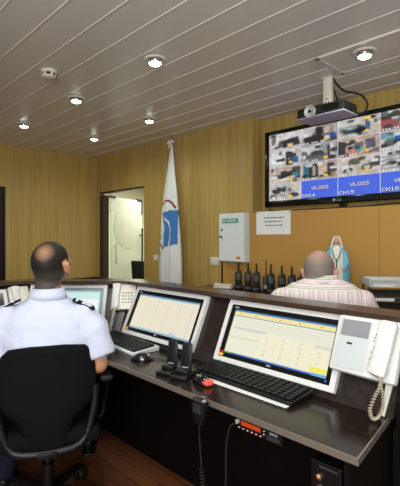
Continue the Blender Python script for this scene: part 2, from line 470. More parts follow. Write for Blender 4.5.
def panel_frame(name, p2, d2v, label, cat, group=None):
    """p2: point on the ledge-front line, d2v: direction of the segment"""
    rz = math.atan2(d2v[1], d2v[0])
    o = empty(name, (0, 0, 0), 0, label, cat, group)
    n = Vector((-d2v[1], d2v[0]))
    base = Vector((p2[0] + n.x * -0.088, p2[1] + n.y * -0.088, 0.75))
    o.matrix_world = Matrix.Translation(base) @ Matrix.Rotation(rz, 4, 'Z') @ Matrix.Rotation(-SLOPE, 4, 'X')
    return o


# ------------------------------------------------------------------ pictures for the screens
FONT = {'V': '10001 10001 10001 10001 01010 01010 00100', 'L': '10000 10000 10000 10000 10000 10000 11111', 'O': '01110 10001 10001 10001 10001 10001 01110',
        'S': '01111 10000 10000 01110 00001 00001 11110', 'C': '01110 10001 10000 10000 10000 10001 01110', 'H': '10001 10001 10001 11111 10001 10001 10001',
        '1': '00100 01100 00100 00100 00100 00100 01110', '2': '01110 10001 00001 00110 01000 10000 11111', '3': '01110 10001 00001 00110 00001 10001 01110',
        '4': '00010 00110 01010 10010 11111 00010 00010', '5': '11111 10000 11110 00001 00001 10001 01110', '6': '01110 10000 11110 10001 10001 10001 01110',
        '7': '11111 00001 00010 00100 00100 01000 01000', '8': '01110 10001 10001 01110 10001 10001 01110', '9': '01110 10001 10001 01111 00001 00001 01110', '0': '01110 10001 10001 10001 10001 10001 01110'}


class Pic:
    def __init__(s, w, h, bg): s.w, s.h = w, h; s.d = [list(bg) for _ in range(w * h)]

    def px(s, x, y, c):
        if 0 <= x < s.w and 0 <= y < s.h: s.d[y * s.w + x] = list(c)

    def rect(s, x0, y0, x1, y1, c):
        for y in range(int(y0), int(y1)):
            for x in range(int(x0), int(x1)): s.px(x, y, c)

    def ell(s, cx, cy, rx, ry, c):
        for y in range(int(cy - ry), int(cy + ry) + 1):
            for x in range(int(cx - rx), int(cx + rx) + 1):
                if ((x - cx) / rx) ** 2 + ((y - cy) / ry) ** 2 <= 1: s.px(x, y, c)

    def poly(s, pts, c):
        ys = [p[1] for p in pts]
        for y in range(int(min(ys)), int(max(ys)) + 1):
            xs = []
            for (x1, y1), (x2, y2) in zip(pts, pts[1:] + pts[:1]):
                if (y1 <= y + .5) != (y2 <= y + .5): xs.append(x1 + (y + .5 - y1) * (x2 - x1) / (y2 - y1))
            xs.sort()
            for a, b in zip(xs[::2], xs[1::2]):
                for x in range(int(a), int(b)): s.px(x, y, c)

    def text(s, x, y, str_, c):
        for ch in str_:
            for j, row in enumerate(FONT[ch].split()):
                for i, bit in enumerate(row):
                    if bit == '1': s.px(x + i, y + j, c)
            x += 6

    def noise(s, x0, y0, x1, y1, amp, sc, seed):
        for y in range(y0, y1):
            for x in range(x0, x1):
                k = 1 + amp * noise.noise(Vector((x * sc, y * sc, seed)))
                d = s.d[y * s.w + x]; s.d[y * s.w + x] = [min(255, max(0, q * k)) for q in d]

    def blur(s, x0, y0, x1, y1):
        src = [list(q) for q in s.d]
        for y in range(y0 + 1, y1 - 1):
            for x in range(x0 + 1, x1 - 1):
                for k in range(3):
                    g = sum(src[(y + j) * s.w + x + i][k] for j in (-1, 0, 1) for i in (-1, 0, 1)) / 9
                    s.d[y * s.w + x][k] = g * 0.95

    def mesh(s, name, x0, z0, x1, z1, y, parent, m):
        """one quad per picture cell, in the local xz plane facing -y"""
        nx, ny = s.w, s.h; vs = []; fs = []
        for j in range(ny + 1):
            for i in range(nx + 1): vs.append((x0 + (x1 - x0) * i / nx, y, z1 + (z0 - z1) * j / ny))
        for j in range(ny):
            for i in range(nx):
                a = j * (nx + 1) + i; fs.append((a, a + nx + 1, a + nx + 2, a + 1))
        me = bpy.data.meshes.new(name); me.from_pydata(vs, [], fs); me.update()
        at = me.color_attributes.new('Col', 'FLOAT_COLOR', 'CORNER'); buf = []
        lut = {}
        for d in s.d:
            k = tuple(int(q) for q in d)
            if k not in lut: lut[k] = (*lin(k), 1.0)
            buf += lut[k] * 4
        at.data.foreach_set('color', buf)
        return link_mesh(name, me, m, parent)


def pic_calendar():
    p = Pic(104, 56, (240, 233, 210)); p.rect(0, 0, 104, 2, (92, 150, 190)); p.rect(0, 2, 104, 4, (214, 222, 210))
    for k in range(5): p.rect(18 + k * 19, 6, 19 + k * 19, 53, (220, 215, 198))
    for y in range(6, 52):
        for x in range(4, 100):
            if (x + y) % 5 == 0: p.px(x, y, (232, 220, 198))
    p.rect(0, 53, 104, 56, (150, 190, 205)); p.rect(70, 50, 80, 52, (170, 205, 225)); return p


def pic_table():
    p = Pic(104, 56, (240, 238, 214)); p.rect(0, 0, 104, 2, (70, 130, 190)); p.rect(0, 2, 104, 7, (246, 232, 160))
    for x in (6, 24, 50, 70, 90): p.rect(x, 4, x + 2, 5, (180, 120, 60))
    p.rect(0, 7, 104, 8, (110, 150, 190))
    for y in range(11, 22, 3): p.rect(4, y, 102, y + 1, (224, 226, 208))
    p.rect(4, 22, 40, 24, (205, 205, 215)); p.rect(0, 34, 34, 35, (220, 205, 160))
    for r in range(5):
        for c in range(4):
            x = 36 + c * 17; y = 25 + r * 5.4
            p.rect(x, y, x + 15, y + 4, (247, 242, 208)); p.rect(x + 5, y + 1, x + 8, y + 3, (222, 220, 196))
    p.rect(88, 24, 104, 28, (222, 222, 210)); p.rect(88, 47, 103, 52, (246, 238, 96))
    p.rect(0, 54, 104, 56, (60, 110, 196)); p.rect(0, 54, 8, 56, (80, 170, 90)); p.rect(90, 53, 104, 56, (110, 180, 220)); return p


def pic_plain():
    p = Pic(64, 36, (238, 246, 244)); p.rect(0, 0, 64, 2, (170, 205, 208)); p.rect(0, 2, 64, 9, (206, 236, 230))
    for y in range(12, 34, 4): p.rect(6, y, 50, y + 1, (214, 224, 224))
    p.rect(62, 0, 64, 36, (150, 200, 206)); return p


def pic_blue():
    p = Pic(48, 28, (30, 84, 190))
    for y in range(28):
        for x in range(48): p.px(x, y, (20 + y, 60 + y * 2.2, 150 + y * 2))
    p.rect(4, 24, 10, 26, (220, 230, 240)); return p


def monitor(p2, d2v, w, z0, z1, pic, label, sticker=True, led=True, bzw=0.021, bzm=None):
    o = panel_frame('monitor', p2, d2v, label, 'monitor', 'white framed monitors sunk in the console panel')
    h = z1 - z0; fw = 0.022
    def ring(b, x0, x1, za, zb, wd, y0, y1):
        yc, yd = (y0 + y1) / 2, y1 - y0
        b.box((0.5 * (x0 + x1), yc, za + wd / 2), (x1 - x0, yd, wd), 0.002); b.box((0.5 * (x0 + x1), yc, zb - wd / 2), (x1 - x0, yd, wd), 0.002)
        b.box((x0 + wd / 2, yc, (za + zb) / 2), (wd, yd, zb - za - 2 * wd + 0.004)); b.box((x1 - wd / 2, yc, (za + zb) / 2), (wd, yd, zb - za - 2 * wd + 0.004))
    b = MB(); ring(b, 0, w, z0, z1, fw, -0.024, -0.002); b.build('frame', M_white, o)
    b = MB(); ring(b, fw, w - fw, z0 + fw, z1 - fw, bzw, -0.020, -0.004); bz = b.build('bezel', bzm or M_black_gloss, o)
    k = fw + bzw
    b = MB(); b.box((w / 2, -0.006, (z0 + z1) / 2), (w - 2 * k + 0.004, 0.006, h - 2 * k + 0.004)); b.build('back_plate', M_black, o)
    pic.mesh('screen', k, z0 + k, w - k, z1 - k, -0.0115, o, M_screen)
    if sticker:
        b = MB(); b.box((fw + 0.016, -0.0205, z0 + fw + 0.015), (0.026, 0.001, 0.022)); sk = b.build('sticker', M_red, o)
        b = MB(); b.box((fw + 0.014, -0.0213, z0 + fw + 0.009), (0.026, 0.001, 0.010)); b.build('sticker_band', M_yellow, sk)
    if led:
        b = MB(); b.ball((w - fw - 0.02, -0.0205, z0 + fw + 0.012), (0.003, 0.002, 0.003), 10); b.build('power_light', M_led, bz, True)
    b = MB()
    for i in range(3): b.box((fw + 0.022 + i * 0.009, -0.0203, z1 - fw - 0.012), (0.006, 0.0008, 0.008))
    b.build('maker_badge', M_grey, bz)
    b = MB(); b.box((w / 2, -0.0203, z0 + fw + 0.012), (0.022, 0.0008, 0.006)); b.build('bottom_badge', M_grey, bz)
    return o


T0, T1 = 0.026, 0.318
monitor((-2.125, 1.5), (1, 0), 0.615, T0, T1, pic_calendar(), 'white framed monitor showing a pale cream calendar page, between the phone and the docks')
monitor((-1.36, 1.5), (1, 0), 0.607, T0, T1, pic_table(), 'white framed monitor showing a yellow and white table, left of the video intercom')
d45 = (0.70711, 0.70711)
monitor((A_.x - 0.62 * .7071, A_.y - 0.62 * .7071), d45, 0.49, T0, T1, pic_plain(), 'white framed monitor with pale blank page, half hidden by the man in pale blue', False, False, 0.014, mat('teal_grey_plastic', '#7f9295', 0.35))
monitor((-2.66, 0.32), (0, 1), 0.615, T0, T1 - 0.02, pic_blue(), 'monitor with a blue screen cut off at the left edge of the photo', False, False)

# white end plate next to the intercom
ep = panel_frame('cover_plate', (-0.586, 1.5), (1, 0), 'narrow white upright plate at right end of the console behind the intercom handset', 'plate')
b = MB(); b.prism([(0.0, -0.006, 0.004), (0.012, -0.006, 0.0), (0.044, -0.006, 0.322), (0.0, -0.006, 0.322)], (0, 0.0045, 0)); b.build('plate', M_white, ep)
b = MB(); b.cyl((0.015, -0.007, 0.30), (0.015, -0.004, 0.30), 0.004, n=12); b.build('screw', M_chrome, ep)


# ------------------------------------------------------------------ telephones on the panel
def wall_phone(p2, d2v, label, t0, w=0.150, h=0.165, cordlen=0.10, keys=True, tilt=0.0):
    o = panel_frame('telephone', p2, d2v, label, 'telephone')
    b = MB(); b.prism([(0, -0.002, t0), (w, -0.002, t0 + 0.004), (w, -0.002, t0 + h), (0, -0.002, t0 + h)], (0, -0.036, 0), 0.006); b.build('base', M_ivory, o, 'auto')
    hx = 0.030
    b = MB(); b.prism([(hx - 0.024, -0.066, t0 + 0.008), (hx + 0.024, -0.066, t0 + 0.008), (hx + 0.020, -0.066, t0 + h / 2), (hx + 0.026, -0.066, t0 + h - 0.004), (hx - 0.026, -0.066, t0 + h - 0.004), (hx - 0.018, -0.066, t0 + h / 2)], (0, 0.024, 0), 0.008)
    b.ball((hx, -0.050, t0 + 0.026), (0.026, 0.018, 0.026), 14); b.ball((hx, -0.050, t0 + h - 0.026), (0.026, 0.018, 0.026), 14)
    b.build('handset', M_white, o, 'auto')
    b = MB(); b.box((hx + 0.004, -0.040, t0 + h * 0.5), (0.020, 0.006, 0.05), 0.002); b.build('cradle', M_grey, o)
    if keys:
        kb = None
        for r in range(4):
            for c in range(4):
                q = MB(); q.box((0.072 + c * 0.018, -0.040, t0 + 0.045 + r * 0.020), (0.011, 0.006, 0.010), 0.002); q.build('key', M_grey, o)
    b = MB(); pts = coil((hx, -0.058, t0 + 0.004), (hx - 0.02, -0.035, t0 - cordlen), 0.007, 9, 10); b.tube(pts, 0.0028, 6); b.build('coiled_cord', M_ivory, o, True)
    return o


wall_phone((A_.x - 0.095 * .7071, A_.y - 0.095 * .7071), d45, 'ivory push-button telephone with coiled cord, left of the calendar monitor', 0.155, w=0.148, h=0.165, cordlen=0.13)
ph2 = wall_phone((-2.66, 0.945), (0, 1), 'ivory telephone behind the left shoulder of the man in pale blue', 0.155, w=0.12, h=0.15, cordlen=0.10, keys=False)

# ------------------------------------------------------------------ video intercom
ic = panel_frame('video_intercom', (-0.774, 1.5), (1, 0), 'white video intercom with grey screen and handset at right end of the console', 'intercom')
w, t0, t1, th = 0.238, 0.100, 0.312, 0.05
b = MB(); b.prism([(0.0, -0.026, t0 + 0.006), (w, -0.026, t0), (w, -0.026, t1), (0.0, -0.026, t1)], (0, -0.04, 0), 0.012); b.build('body', M_white, ic, 'auto')
b = MB(); b.box((w / 2, -0.014, (t0 + t1) / 2), (w * 0.7, 0.026, (t1 - t0) * 0.7)); b.build('mounting_bracket', M_grey, ic)
b = MB(); b.box((0.074, -0.0665, 0.207), (0.120, 0.003, 0.178), 0.001); b.build('front_panel', M_silver, ic)
b = MB(); b.box((0.076, -0.0685, 0.264), (0.104, 0.002, 0.060), 0.0008); b.build('screen', mat('grey_dead_screen', '#85868a', 0.2), ic)
b = MB(); b.box((0.064, -0.0682, 0.208), (0.020, 0.001, 0.007)); b.build('badge', M_black, ic)
for (x, z, r) in ((0.144, 0.195, 0.007), (0.145, 0.172, 0.007), (0.146, 0.149, 0.007), (0.152, 0.212, 0.006)):
    b = MB(); b.cyl((x, -0.066, z), (x, -0.071, z), r, r * 0.85, 16); b.build('button', M_silver, ic, 'auto')
for i in range(3):
    b = MB(); b.cyl((0.147 + 0.003 * i, -0.066, 0.232 + i * 0.012), (0.147 + 0.003 * i, -0.068, 0.232 + i * 0.012), 0.0022, n=10); b.build('indicator', M_dgrey, ic)
b = MB()
b.prism([(0.154, -0.105, 0.118), (0.216, -0.105, 0.108), (0.224, -0.105, 0.2), (0.230, -0.105, 0.302), (0.168, -0.105, 0.306), (0.166, -0.105, 0.2)], (0, 0.03, 0), 0.013)
b.ball((0.190, -0.082, 0.138), (0.03, 0.022, 0.028), 14); b.ball((0.198, -0.082, 0.28), (0.03, 0.022, 0.026), 14)
b.build('handset', M_white, ic, 'auto')
b = MB(); b.box((0.16, -0.048, 0.103), (0.03, 0.02, 0.010), 0.002); b.box((0.185, -0.046, 0.1), (0.012, 0.02, 0.012), 0.002); b.build('connector', M_dgrey, ic)
loop = spline([(0.200, -0.09, 0.112), (0.205, -0.09, 0.085), (0.19, -0.08, 0.05), (0.178, -0.07, 0.005), (0.19, -0.065, -0.018), (0.207, -0.065, -0.006), (0.212, -0.06, 0.03), (0.200, -0.05, 0.07), (0.185, -0.05, 0.097)], 14)
b = MB(); pts = []
for i, p_ in enumerate(loop):
    d = (loop[min(i + 1, len(loop) - 1)] - loop[max(i - 1, 0)]).normalized(); a = d.cross(Vector((0, 1, 0))).normalized(); c = d.cross(a)
    pts.append(p_ + a * 0.0045 * math.cos(i * 2.1) + c * 0.0045 * math.sin(i * 2.1))
b.tube(pts, 0.0035, 6); b.build('coiled_cord', mat('beige_cord', '#b9ac93', 0.6), ic, True)

# ------------------------------------------------------------------ keyboards


def keyboard(loc, rz, w, d, m_base, m_key, label, inset=0.012, rows=6, cols=16):
    o = empty('keyboard', loc, rz, label, 'keyboard')
    b = MB(); b.prism([(-w / 2, -d / 2, 0.0), (-w / 2, d / 2, 0.0), (-w / 2, d / 2, 0.026), (-w / 2, -d / 2, 0.012)], (w, 0, 0), 0.004); b.build('base', m_base, o, 'auto')
    tl = math.atan2(0.014, d)
    b = MB(); b.box((0, 0, 0.0195), (w - 2 * inset, d - 2 * inset, 0.004), rot=(tl, 0, 0)); b.build('key_bed', M_black, o)
    kw = (w - 2 * inset) / cols; kd = (d - 2 * inset) / rows
    src = MB(); src.box((0, 0, 0.004), (kw * 0.82, kd * 0.78, 0.008), 0.0015, seg=1); me = src.mesh('key'); me.materials.append(m_key)
    for r in range(rows):
        for c in range(cols):
            if r == 0 and 4 <= c <= 8: continue
            y = -d / 2 + inset + (r + .5) * kd
            k = bpy.data.objects.new('key', me); COL.objects.link(k); k.parent = o
            k.location = (-w / 2 + inset + (c + .5) * kw, y, 0.0205 + y * math.tan(tl)); k.rotation_euler = (tl, 0, 0)
    s = MB(); y = -d / 2 + inset + .5 * kd; s.box((-w / 2 + inset + 6.5 * kw, y, 0.0245 + y * math.tan(tl)), (kw * 4.8, kd * 0.78, 0.008), 0.0015, rot=(tl, 0, 0)); s.build('space_bar', m_key, o)
    q = MB()
    for i in range(3): q.box((w / 2 - 0.06 + i * 0.014, d / 2 - 0.006, 0.0262), (0.005, 0.003, 0.001))
    q.build('status_light', mat('green_led', '#b8d060', 0.4), o)
    return o


keyboard((-1.972, 1.322, 0.75), math.radians(-5), 0.46, 0.165, M_silver, M_black, 'silver edged black keyboard beside the seated man in pale blue', 0.017)
pp = MB(); pp.box((-1.045, 1.31, 0.7515), (0.40, 0.145, 0.003), 0.0006); pp = pp.build('paper_sheet', M_paper); tag(pp, 'white paper lying half under the black keyboard', 'paper')
keyboard((-1.085, 1.330, 0.753), math.radians(-1), 0.51, 0.145, M_black, M_black, 'all black keyboard below the yellow table monitor', 0.008)


def mouse(loc, rz, mb, label, red=False):
    o = empty('computer_mouse', loc, rz, label, 'mouse')
    b = MB(); rings = []
    for i in range(11):
        t_ = i / 10; y = -0.055 + 0.11 * t_; k = math.sin(PI * min(0.97, max(0.03, t_))) ** 0.45
        rings.append([(0.031 * k * math.cos(a), y, (0.034 * (math.sin(PI * (0.1 + 0.72 * (1 - t_)))) * max(0, math.sin(a)) ** 0.8) * k + 0.002 * (math.sin(a) > -0.1)) for a in [2 * PI * j / 20 for j in range(20)]])
    b.loft(rings); b.build('body', mb, o, 'auto')
    b = MB(); b.cyl((-0.003, 0.028, 0.022), (0.003, 0.028, 0.022), 0.008, n=14); b.build('scroll_wheel', M_grey, o, 'auto')
    if red:
        b = MB(); b.ball((0.004, -0.040, 0.014), (0.024, 0.019, 0.013), 14); b.build('glowing_tail', M_redled, o, True)
        b = MB(); b.box((0.0, 0.0, 0.0335), (0.012, 0.02, 0.002), 0.0006); b.build('badge', M_grey, o)
    b = MB(); b.tube(spline([(0, 0.052, 0.008), (0.01, 0.09, 0.004), (0.03, 0.13, 0.004), (0.04, 0.16, 0.006)]), 0.0018, 6); b.build('cord', M_black_rub, o, True)
    return o


mouse((-1.665, 1.222, 0.75), math.radians(-42), M_black_gloss, 'plain black mouse next to the silver edged keyboard')
mouse((-1.228, 1.200, 0.75), math.radians(80), M_black_gloss, 'black mouse with glowing red end, left of the all black keyboard', True)


# ------------------------------------------------------------------ upright charging docks
def dock(loc, rz, label):
    o = empty('charging_dock', loc, rz, label, 'dock', 'black upright docks on the desk')
    b = MB(); b.box((0, -0.01, 0.008), (0.076, 0.100, 0.016), 0.005); b.build('base', M_black, o, 'auto')
    b = MB(); b.box((0, 0.0, 0.024), (0.056, 0.05, 0.02), 0.006); b.build('cradle', M_black, o, 'auto')
    b = MB(); b.prism([(-0.026, 0.016, 0.012), (0.026, 0.016, 0.012), (0.023, 0.034, 0.135), (-0.023, 0.034, 0.135)], (0, 0.012, 0), 0.004); b.build('upright', M_black, o, 'auto')
    b = MB(); b.box((0, 0.0145, 0.034), (0.03, 0.002, 0.008), rot=(-0.14, 0, 0)); b.build('badge', M_grey, o)
    return o


dock((-1.432, 1.198, 0.75), math.radians(22), 'left black upright dock on the desk, nearer the plain mouse')
dock((-1.343, 1.204, 0.75), math.radians(22), 'right black upright dock on the desk, nearer the all black keyboard')

# ------------------------------------------------------------------ radio set under the desk edge
rd = empty('radio_transceiver', (-0.865, 1.108, 0.706), 0, 'black radio set with orange display mounted under the desk edge', 'radio')
b = MB(); b.box((0, 0.085, 0.0), (0.185, 0.16, 0.036), 0.003); b.build('case', M_black, rd)
b = MB(); b.box((0, 0.003, 0.0), (0.19, 0.012, 0.038), 0.003); b.build('front_panel', M_black, rd)
b = MB(); b.box((-0.030, -0.0035, 0.006), (0.082, 0.002, 0.015)); b.build('display', M_redlcd, rd)
for i in range(6):
    b = MB(); b.box((-0.080 + i * 0.0185, -0.004, -0.0125), (0.007, 0.003, 0.0032), 0.0008); b.build('button', M_key_lit, rd)
for i in range(2):
    b = MB(); b.box((0.026, -0.004, 0.008 - i * 0.010), (0.005, 0.003, 0.0036), 0.0008); b.build('button', M_key_lit, rd)
b = MB(); b.cyl((-0.084, 0, 0.008), (-0.084, -0.012, 0.008), 0.0075, n=14); b.build('volume_knob', M_grey, rd, 'auto')
b = MB()
for i in range(4): b.box((0.052 + i * 0.008, -0.0038, 0.009), (0.005, 0.001, 0.007))
b.build('badge', M_grey, rd)
b = MB()
for i in range(6): b.box((0.062, -0.0035, 0.0 - i * 0.0026), (0.05, 0.001, 0.0012))
b.build('speaker_grille', M_dgrey, rd)
b = MB(); b.box((0, 0.085, 0.0215), (0.10, 0.10, 0.010)); b.build('mounting_bracket', M_dgrey, rd)
b = MB(); b.tube(spline([(-0.092, -0.006, -0.004), (-0.115, -0.012, -0.02), (-0.135, -0.008, -0.09), (-0.145, 0, -0.2), (-0.16, 0.02, -0.36), (-0.17, 0.1, -0.5), (-0.17, 0.2, -0.56)]), 0.0038, 8); b.build('cord', M_black_rub, rd, True)

mc = empty('hand_microphone', (-1.098, 1.062, 0.712), 0, 'black hand microphone hanging on the desk edge with coiled cord', 'microphone')
b = MB(); b.prism([(-0.036, -0.014, 0.045), (0.036, -0.014, 0.045), (0.030, -0.014, -0.02), (0.022, -0.014, -0.045), (-0.022, -0.014, -0.045), (-0.030, -0.014, -0.02)], (0, 0.03, 0), 0.007); b.build('body', M_black, mc, 'auto')
b = MB()
for i in range(5): b.box((0, -0.0145, 0.03 - i * 0.007), (0.04, 0.002, 0.003))
b.build('grille', M_dgrey, mc)
b = MB(); b.box((0.030, -0.006, 0.049), (0.012, 0.012, 0.008), 0.002); b.build('talk_button', M_grey, mc)
b = MB(); b.box((0, 0.021, 0.035), (0.02, 0.013, 0.03), 0.002); b.build('hook', M_chrome, mc)
b = MB(); b.tube(spline([(0, 0, -0.045), (0.0, 0.0, -0.1), (0.01, 0.0, -0.2)]), 0.003, 8)
b.tube(coil((0.01, 0, -0.2), (0.03, 0.01, -0.5), 0.008, 26, 8), 0.0026, 5); b.build('coiled_cord', M_black_rub, mc, True)

# ------------------------------------------------------------------ computer tower
pc = empty('computer_tower', (-0.648, 1.165, 0.21), 0, 'black computer tower under the right end of the desk', 'computer')
b = MB(); b.box((0, 0.175, 0.225), (0.098, 0.34, 0.45), 0.004); b.build('case', M_black, pc)
b = MB(); b.box((0, 0.0, 0.225), (0.102, 0.012, 0.452), 0.004); b.build('front_panel', M_black, pc)
b = MB(); b.box((0.010, -0.0065, 0.437), (0.06, 0.002, 0.006)); b.build('drive_slot', M_dgrey, pc)
b = MB(); b.cyl((-0.020, -0.004, 0.405), (-0.020, -0.012, 0.405), 0.012, 0.010, 16); b.build('power_button', M_chrome, pc, 'auto')
b = MB(); b.ball((-0.020, -0.0135, 0.408), (0.006, 0.002, 0.006), 10); b.build('power_light', mat('amber_led', '#d98850', 0.4, emit=0.5), pc, True)
b = MB(); b.cyl((-0.020, -0.004, 0.374), (-0.020, -0.010, 0.374), 0.009, 0.008, 16); b.build('reset_button', M_chrome, pc, 'auto')

# ================================================================== WALL SCREEN


def pic_cctv():
    CW, CH = 64, 40
    p = Pic(CW * 4, CH * 4, (150, 150, 150)); rnd = random.Random(3)
    bgs = [[(196, 190, 190), (150, 140, 138), (190, 186, 184), (168, 90, 88)], [(196, 196, 196), (156, 158, 160), (196, 168, 152), (206, 206, 204)],
           [(196, 178, 164), (178, 170, 162), (206, 196, 184), (205, 204, 204)], [(206, 204, 200), None, None, None]]
    D = (38, 38, 42)
    for r in range(4):
        for c in range(4):
            x, y = c * CW, r * CH; bg = bgs[r][c]
            if bg is None: continue
            p.rect(x, y, x + CW, y + CH, bg)

            def R(a, b, cc, d, col): p.rect(x + a, y + b, x + cc, y + d, col)

            def E(a, b, cc, d, col): p.ell(x + a, y + b, cc, d, col)

            def G(pts, col): p.poly([(x + a, y + b) for a, b in pts], col)
            k = (r, c)
            if k == (0, 0): G([(8, 12), (40, 2), (64, 0), (64, 12), (30, 18), (8, 30)], (222, 220, 222)); G([(26, 18), (58, 14), (62, 32), (28, 36)], (52, 50, 54)); R(6, 4, 14, 34, (120, 108, 104)); G([(10, 22), (26, 18), (26, 34), (12, 36)], (96, 88, 88))
            if k == (0, 1): G([(0, 0), (30, 0), (18, 20), (0, 26)], (206, 200, 200)); G([(26, 2), (38, 4), (42, 36), (28, 38)], D); G([(4, 22), (30, 20), (34, 36), (8, 38)], (48, 44, 44)); R(42, 4, 50, 30, (206, 176, 164)); E(54, 26, 6, 7, (52, 84, 150)); R(56, 2, 64, 20, (190, 186, 184))
            if k == (0, 2): R(0, 0, 40, 14, (208, 204, 196)); E(24, 24, 18, 9, (58, 76, 84)); E(20, 19, 10, 4, (150, 176, 184)); E(34, 26, 8, 5, (30, 32, 38)); R(42, 2, 46, 34, (96, 100, 108)); R(46, 0, 64, 38, (204, 194, 182)); R(44, 12, 49, 30, (64, 100, 150))
            if k == (0, 3):
                R(0, 0, 64, 8, (196, 200, 196))
                for q in range(9): E(4 + q * 8, 7 + rnd.random() * 4, 7, 6, (54 + rnd.random() * 20, 74, 62))
                R(0, 12, 64, 16, (90, 60, 60)); R(0, 32, 64, 40, (150, 126, 120))
            if k == (1, 0): R(4, 6, 34, 34, (226, 228, 230)); R(34, 6, 48, 38, (60, 54, 54)); E(52, 16, 6, 5, (48, 44, 44)); R(46, 18, 58, 34, (46, 90, 150)); R(54, 4, 62, 20, (208, 190, 176))
            if k == (1, 1): G([(0, 4), (36, 0), (30, 18), (4, 30)], (202, 204, 206)); R(8, 22, 44, 30, (92, 94, 98)); E(28, 20, 12, 6, (70, 70, 72)); R(46, 6, 50, 36, (60, 60, 62)); R(52, 2, 60, 34, (198, 196, 190)); R(0, 30, 40, 38, (120, 120, 120))
            if k == (1, 2): G([(0, 4), (14, 8), (12, 30), (0, 34)], (56, 56, 60)); E(30, 22, 8, 10, (80, 160, 166)); E(36, 14, 4, 4, (170, 120, 100)); E(22, 28, 7, 6, (196, 120, 110)); G([(42, 8), (56, 6), (58, 26), (44, 30)], (88, 92, 108)); R(40, 28, 62, 36, (120, 116, 116)); R(18, 6, 40, 10, (226, 206, 190))
            if k == (1, 3): R(0, 2, 18, 16, (120, 160, 186)); E(30, 16, 12, 10, (36, 92, 168)); E(12, 22, 8, 8, (96, 110, 100)); R(44, 2, 64, 30, (178, 160, 140))
            if k == (2, 0): G([(14, 22), (44, 12), (52, 20), (24, 30)], D); E(30, 14, 7, 4, (50, 50, 56)); R(46, 4, 62, 30, (74, 74, 80)); E(52, 20, 6, 8, (60, 128, 150)); G([(6, 34), (44, 24), (44, 30), (10, 38)], (222, 208, 190))
            if k == (2, 1): R(4, 6, 14, 36, (60, 112, 128)); R(14, 4, 30, 34, (52, 48, 48)); R(20, 8, 26, 30, (168, 160, 150)); R(32, 2, 46, 30, (210, 180, 156)); R(46, 6, 58, 34, (64, 60, 60)); G([(52, 14), (60, 10), (60, 34), (52, 36)], (170, 132, 100))
            if k == (2, 2): E(26, 10, 10, 7, (88, 100, 74)); E(44, 24, 8, 7, (70, 84, 66)); E(36, 5, 6, 4, (100, 90, 70)); R(48, 6, 64, 24, (66, 58, 54)); G([(8, 30), (18, 14), (20, 16), (11, 32)], D); G([(16, 16), (24, 28), (22, 30), (14, 20)], D)
            if k == (2, 3):
                for q in range(4): G([(0, 8 + q * 8), (64, 4 + q * 8), (64, 6 + q * 8), (0, 11 + q * 8)], (150, 150, 152))
                R(20, 0, 36, 6, (110, 110, 112))
            if k == (3, 0): E(20, 16, 14, 9, (56, 54, 56)); E(36, 26, 20, 7, (176, 170, 160)); E(28, 10, 7, 4, (90, 110, 116)); E(50, 28, 9, 5, (70, 66, 66)); R(2, 26, 14, 36, (80, 74, 72)); R(44, 4, 62, 14, (216, 198, 180))
            p.noise(x, y, x + CW, y + CH, 0.18, 0.13, r * 4 + c + 0.5); p.noise(x, y, x + CW, y + CH, 0.14, 0.40, r * 7 + c + 9.5)
            ox, oy = {2: (44, 30)}.get(c, (43, 31))
            for q in range(7):
                xx, yy, a_, b_2 = rnd.uniform(4, 58), rnd.uniform(3, 36), rnd.uniform(2, 7), rnd.uniform(2, 5); sh = rnd.choice((46, 70, 110, 200, 226)); (E if q % 2 else (lambda a, b, cc, d, col: R(a - cc, b - d, a + cc, b + d, col)))(xx, yy, a_, b_2, (sh, sh, sh + 4))
            p.blur(x, y, x + CW, y + CH)
            E(ox, oy, 4, 3, (250, 190, 30))
            if k == (0, 2): R(40, 2, 50, 7, (250, 210, 40)); 
            for q in range(7):
                if q != 3: p.rect(x + 3 + q * 4, y + CH - 6, x + 5 + q * 4, y + CH - 3, (245, 245, 245)); p.rect(x + 5 + q * 4, y + CH - 6, x + 6 + q * 4, y + CH - 3, (40, 40, 40))
    for i, c in enumerate((1, 2, 3)):
        x, y = c * CW, 3 * CH
        p.rect(x, y, x + CW, y + CH, (72, 104, 226)); p.text(x + 20, y + 15, 'VLOSS', (30, 30, 60)); p.text(x + 19, y + 14, 'VLOSS', (255, 235, 220))
        p.text(x + 3, y + CH - 9, 'CH1' + '456'[i], (20, 24, 70)); p.text(x + 2, y + CH - 10, 'CH1' + '456'[i], (240, 240, 250))
    for k in range(1, 4):
        p.rect(k * CW - 1, 0, k * CW, 4 * CH, (215, 215, 225)); p.rect(0, k * CH - 1, 4 * CW, k * CH, (205, 205, 212))
    return p


TVU, TVW, TZ0, TZ1 = -2.646, 1.62, 1.655, 2.425
tv = empty('wall_screen', (TVU + TVW / 2, 3.52, 1.60), 0, 'large black flat television showing a grid of camera views above the tan board', 'television')
hw = TVW / 2; zz0, zz1 = TZ0 - 1.60, TZ1 - 1.60
b = MB()
fb, ft, fs_ = 0.062, 0.040, 0.052
b.box((0, 0, zz0 + fb / 2), (TVW, 0.045, fb), 0.006); b.box((0, 0, zz1 - ft / 2), (TVW, 0.045, ft), 0.006)
b.box((-hw + fs_ / 2, 0, (zz0 + zz1) / 2), (fs_, 0.045, zz1 - zz0), 0.006); b.box((hw - fs_ / 2, 0, (zz0 + zz1) / 2), (fs_, 0.045, zz1 - zz0), 0.006)
b.build('bezel', M_black_gloss, tv, 'auto')
b = MB(); b.box((0, 0.035, (zz0 + zz1) / 2), (TVW * 0.94, 0.05, (zz1 - zz0) * 0.9), 0.01); b.build('back_shell', M_black, tv, 'auto')
b = MB(); b.box((0, -0.005, (zz0 + zz1) / 2), (TVW - 0.06, 0.02, zz1 - zz0 - 0.05)); b.build('back_plate', M_black, tv)
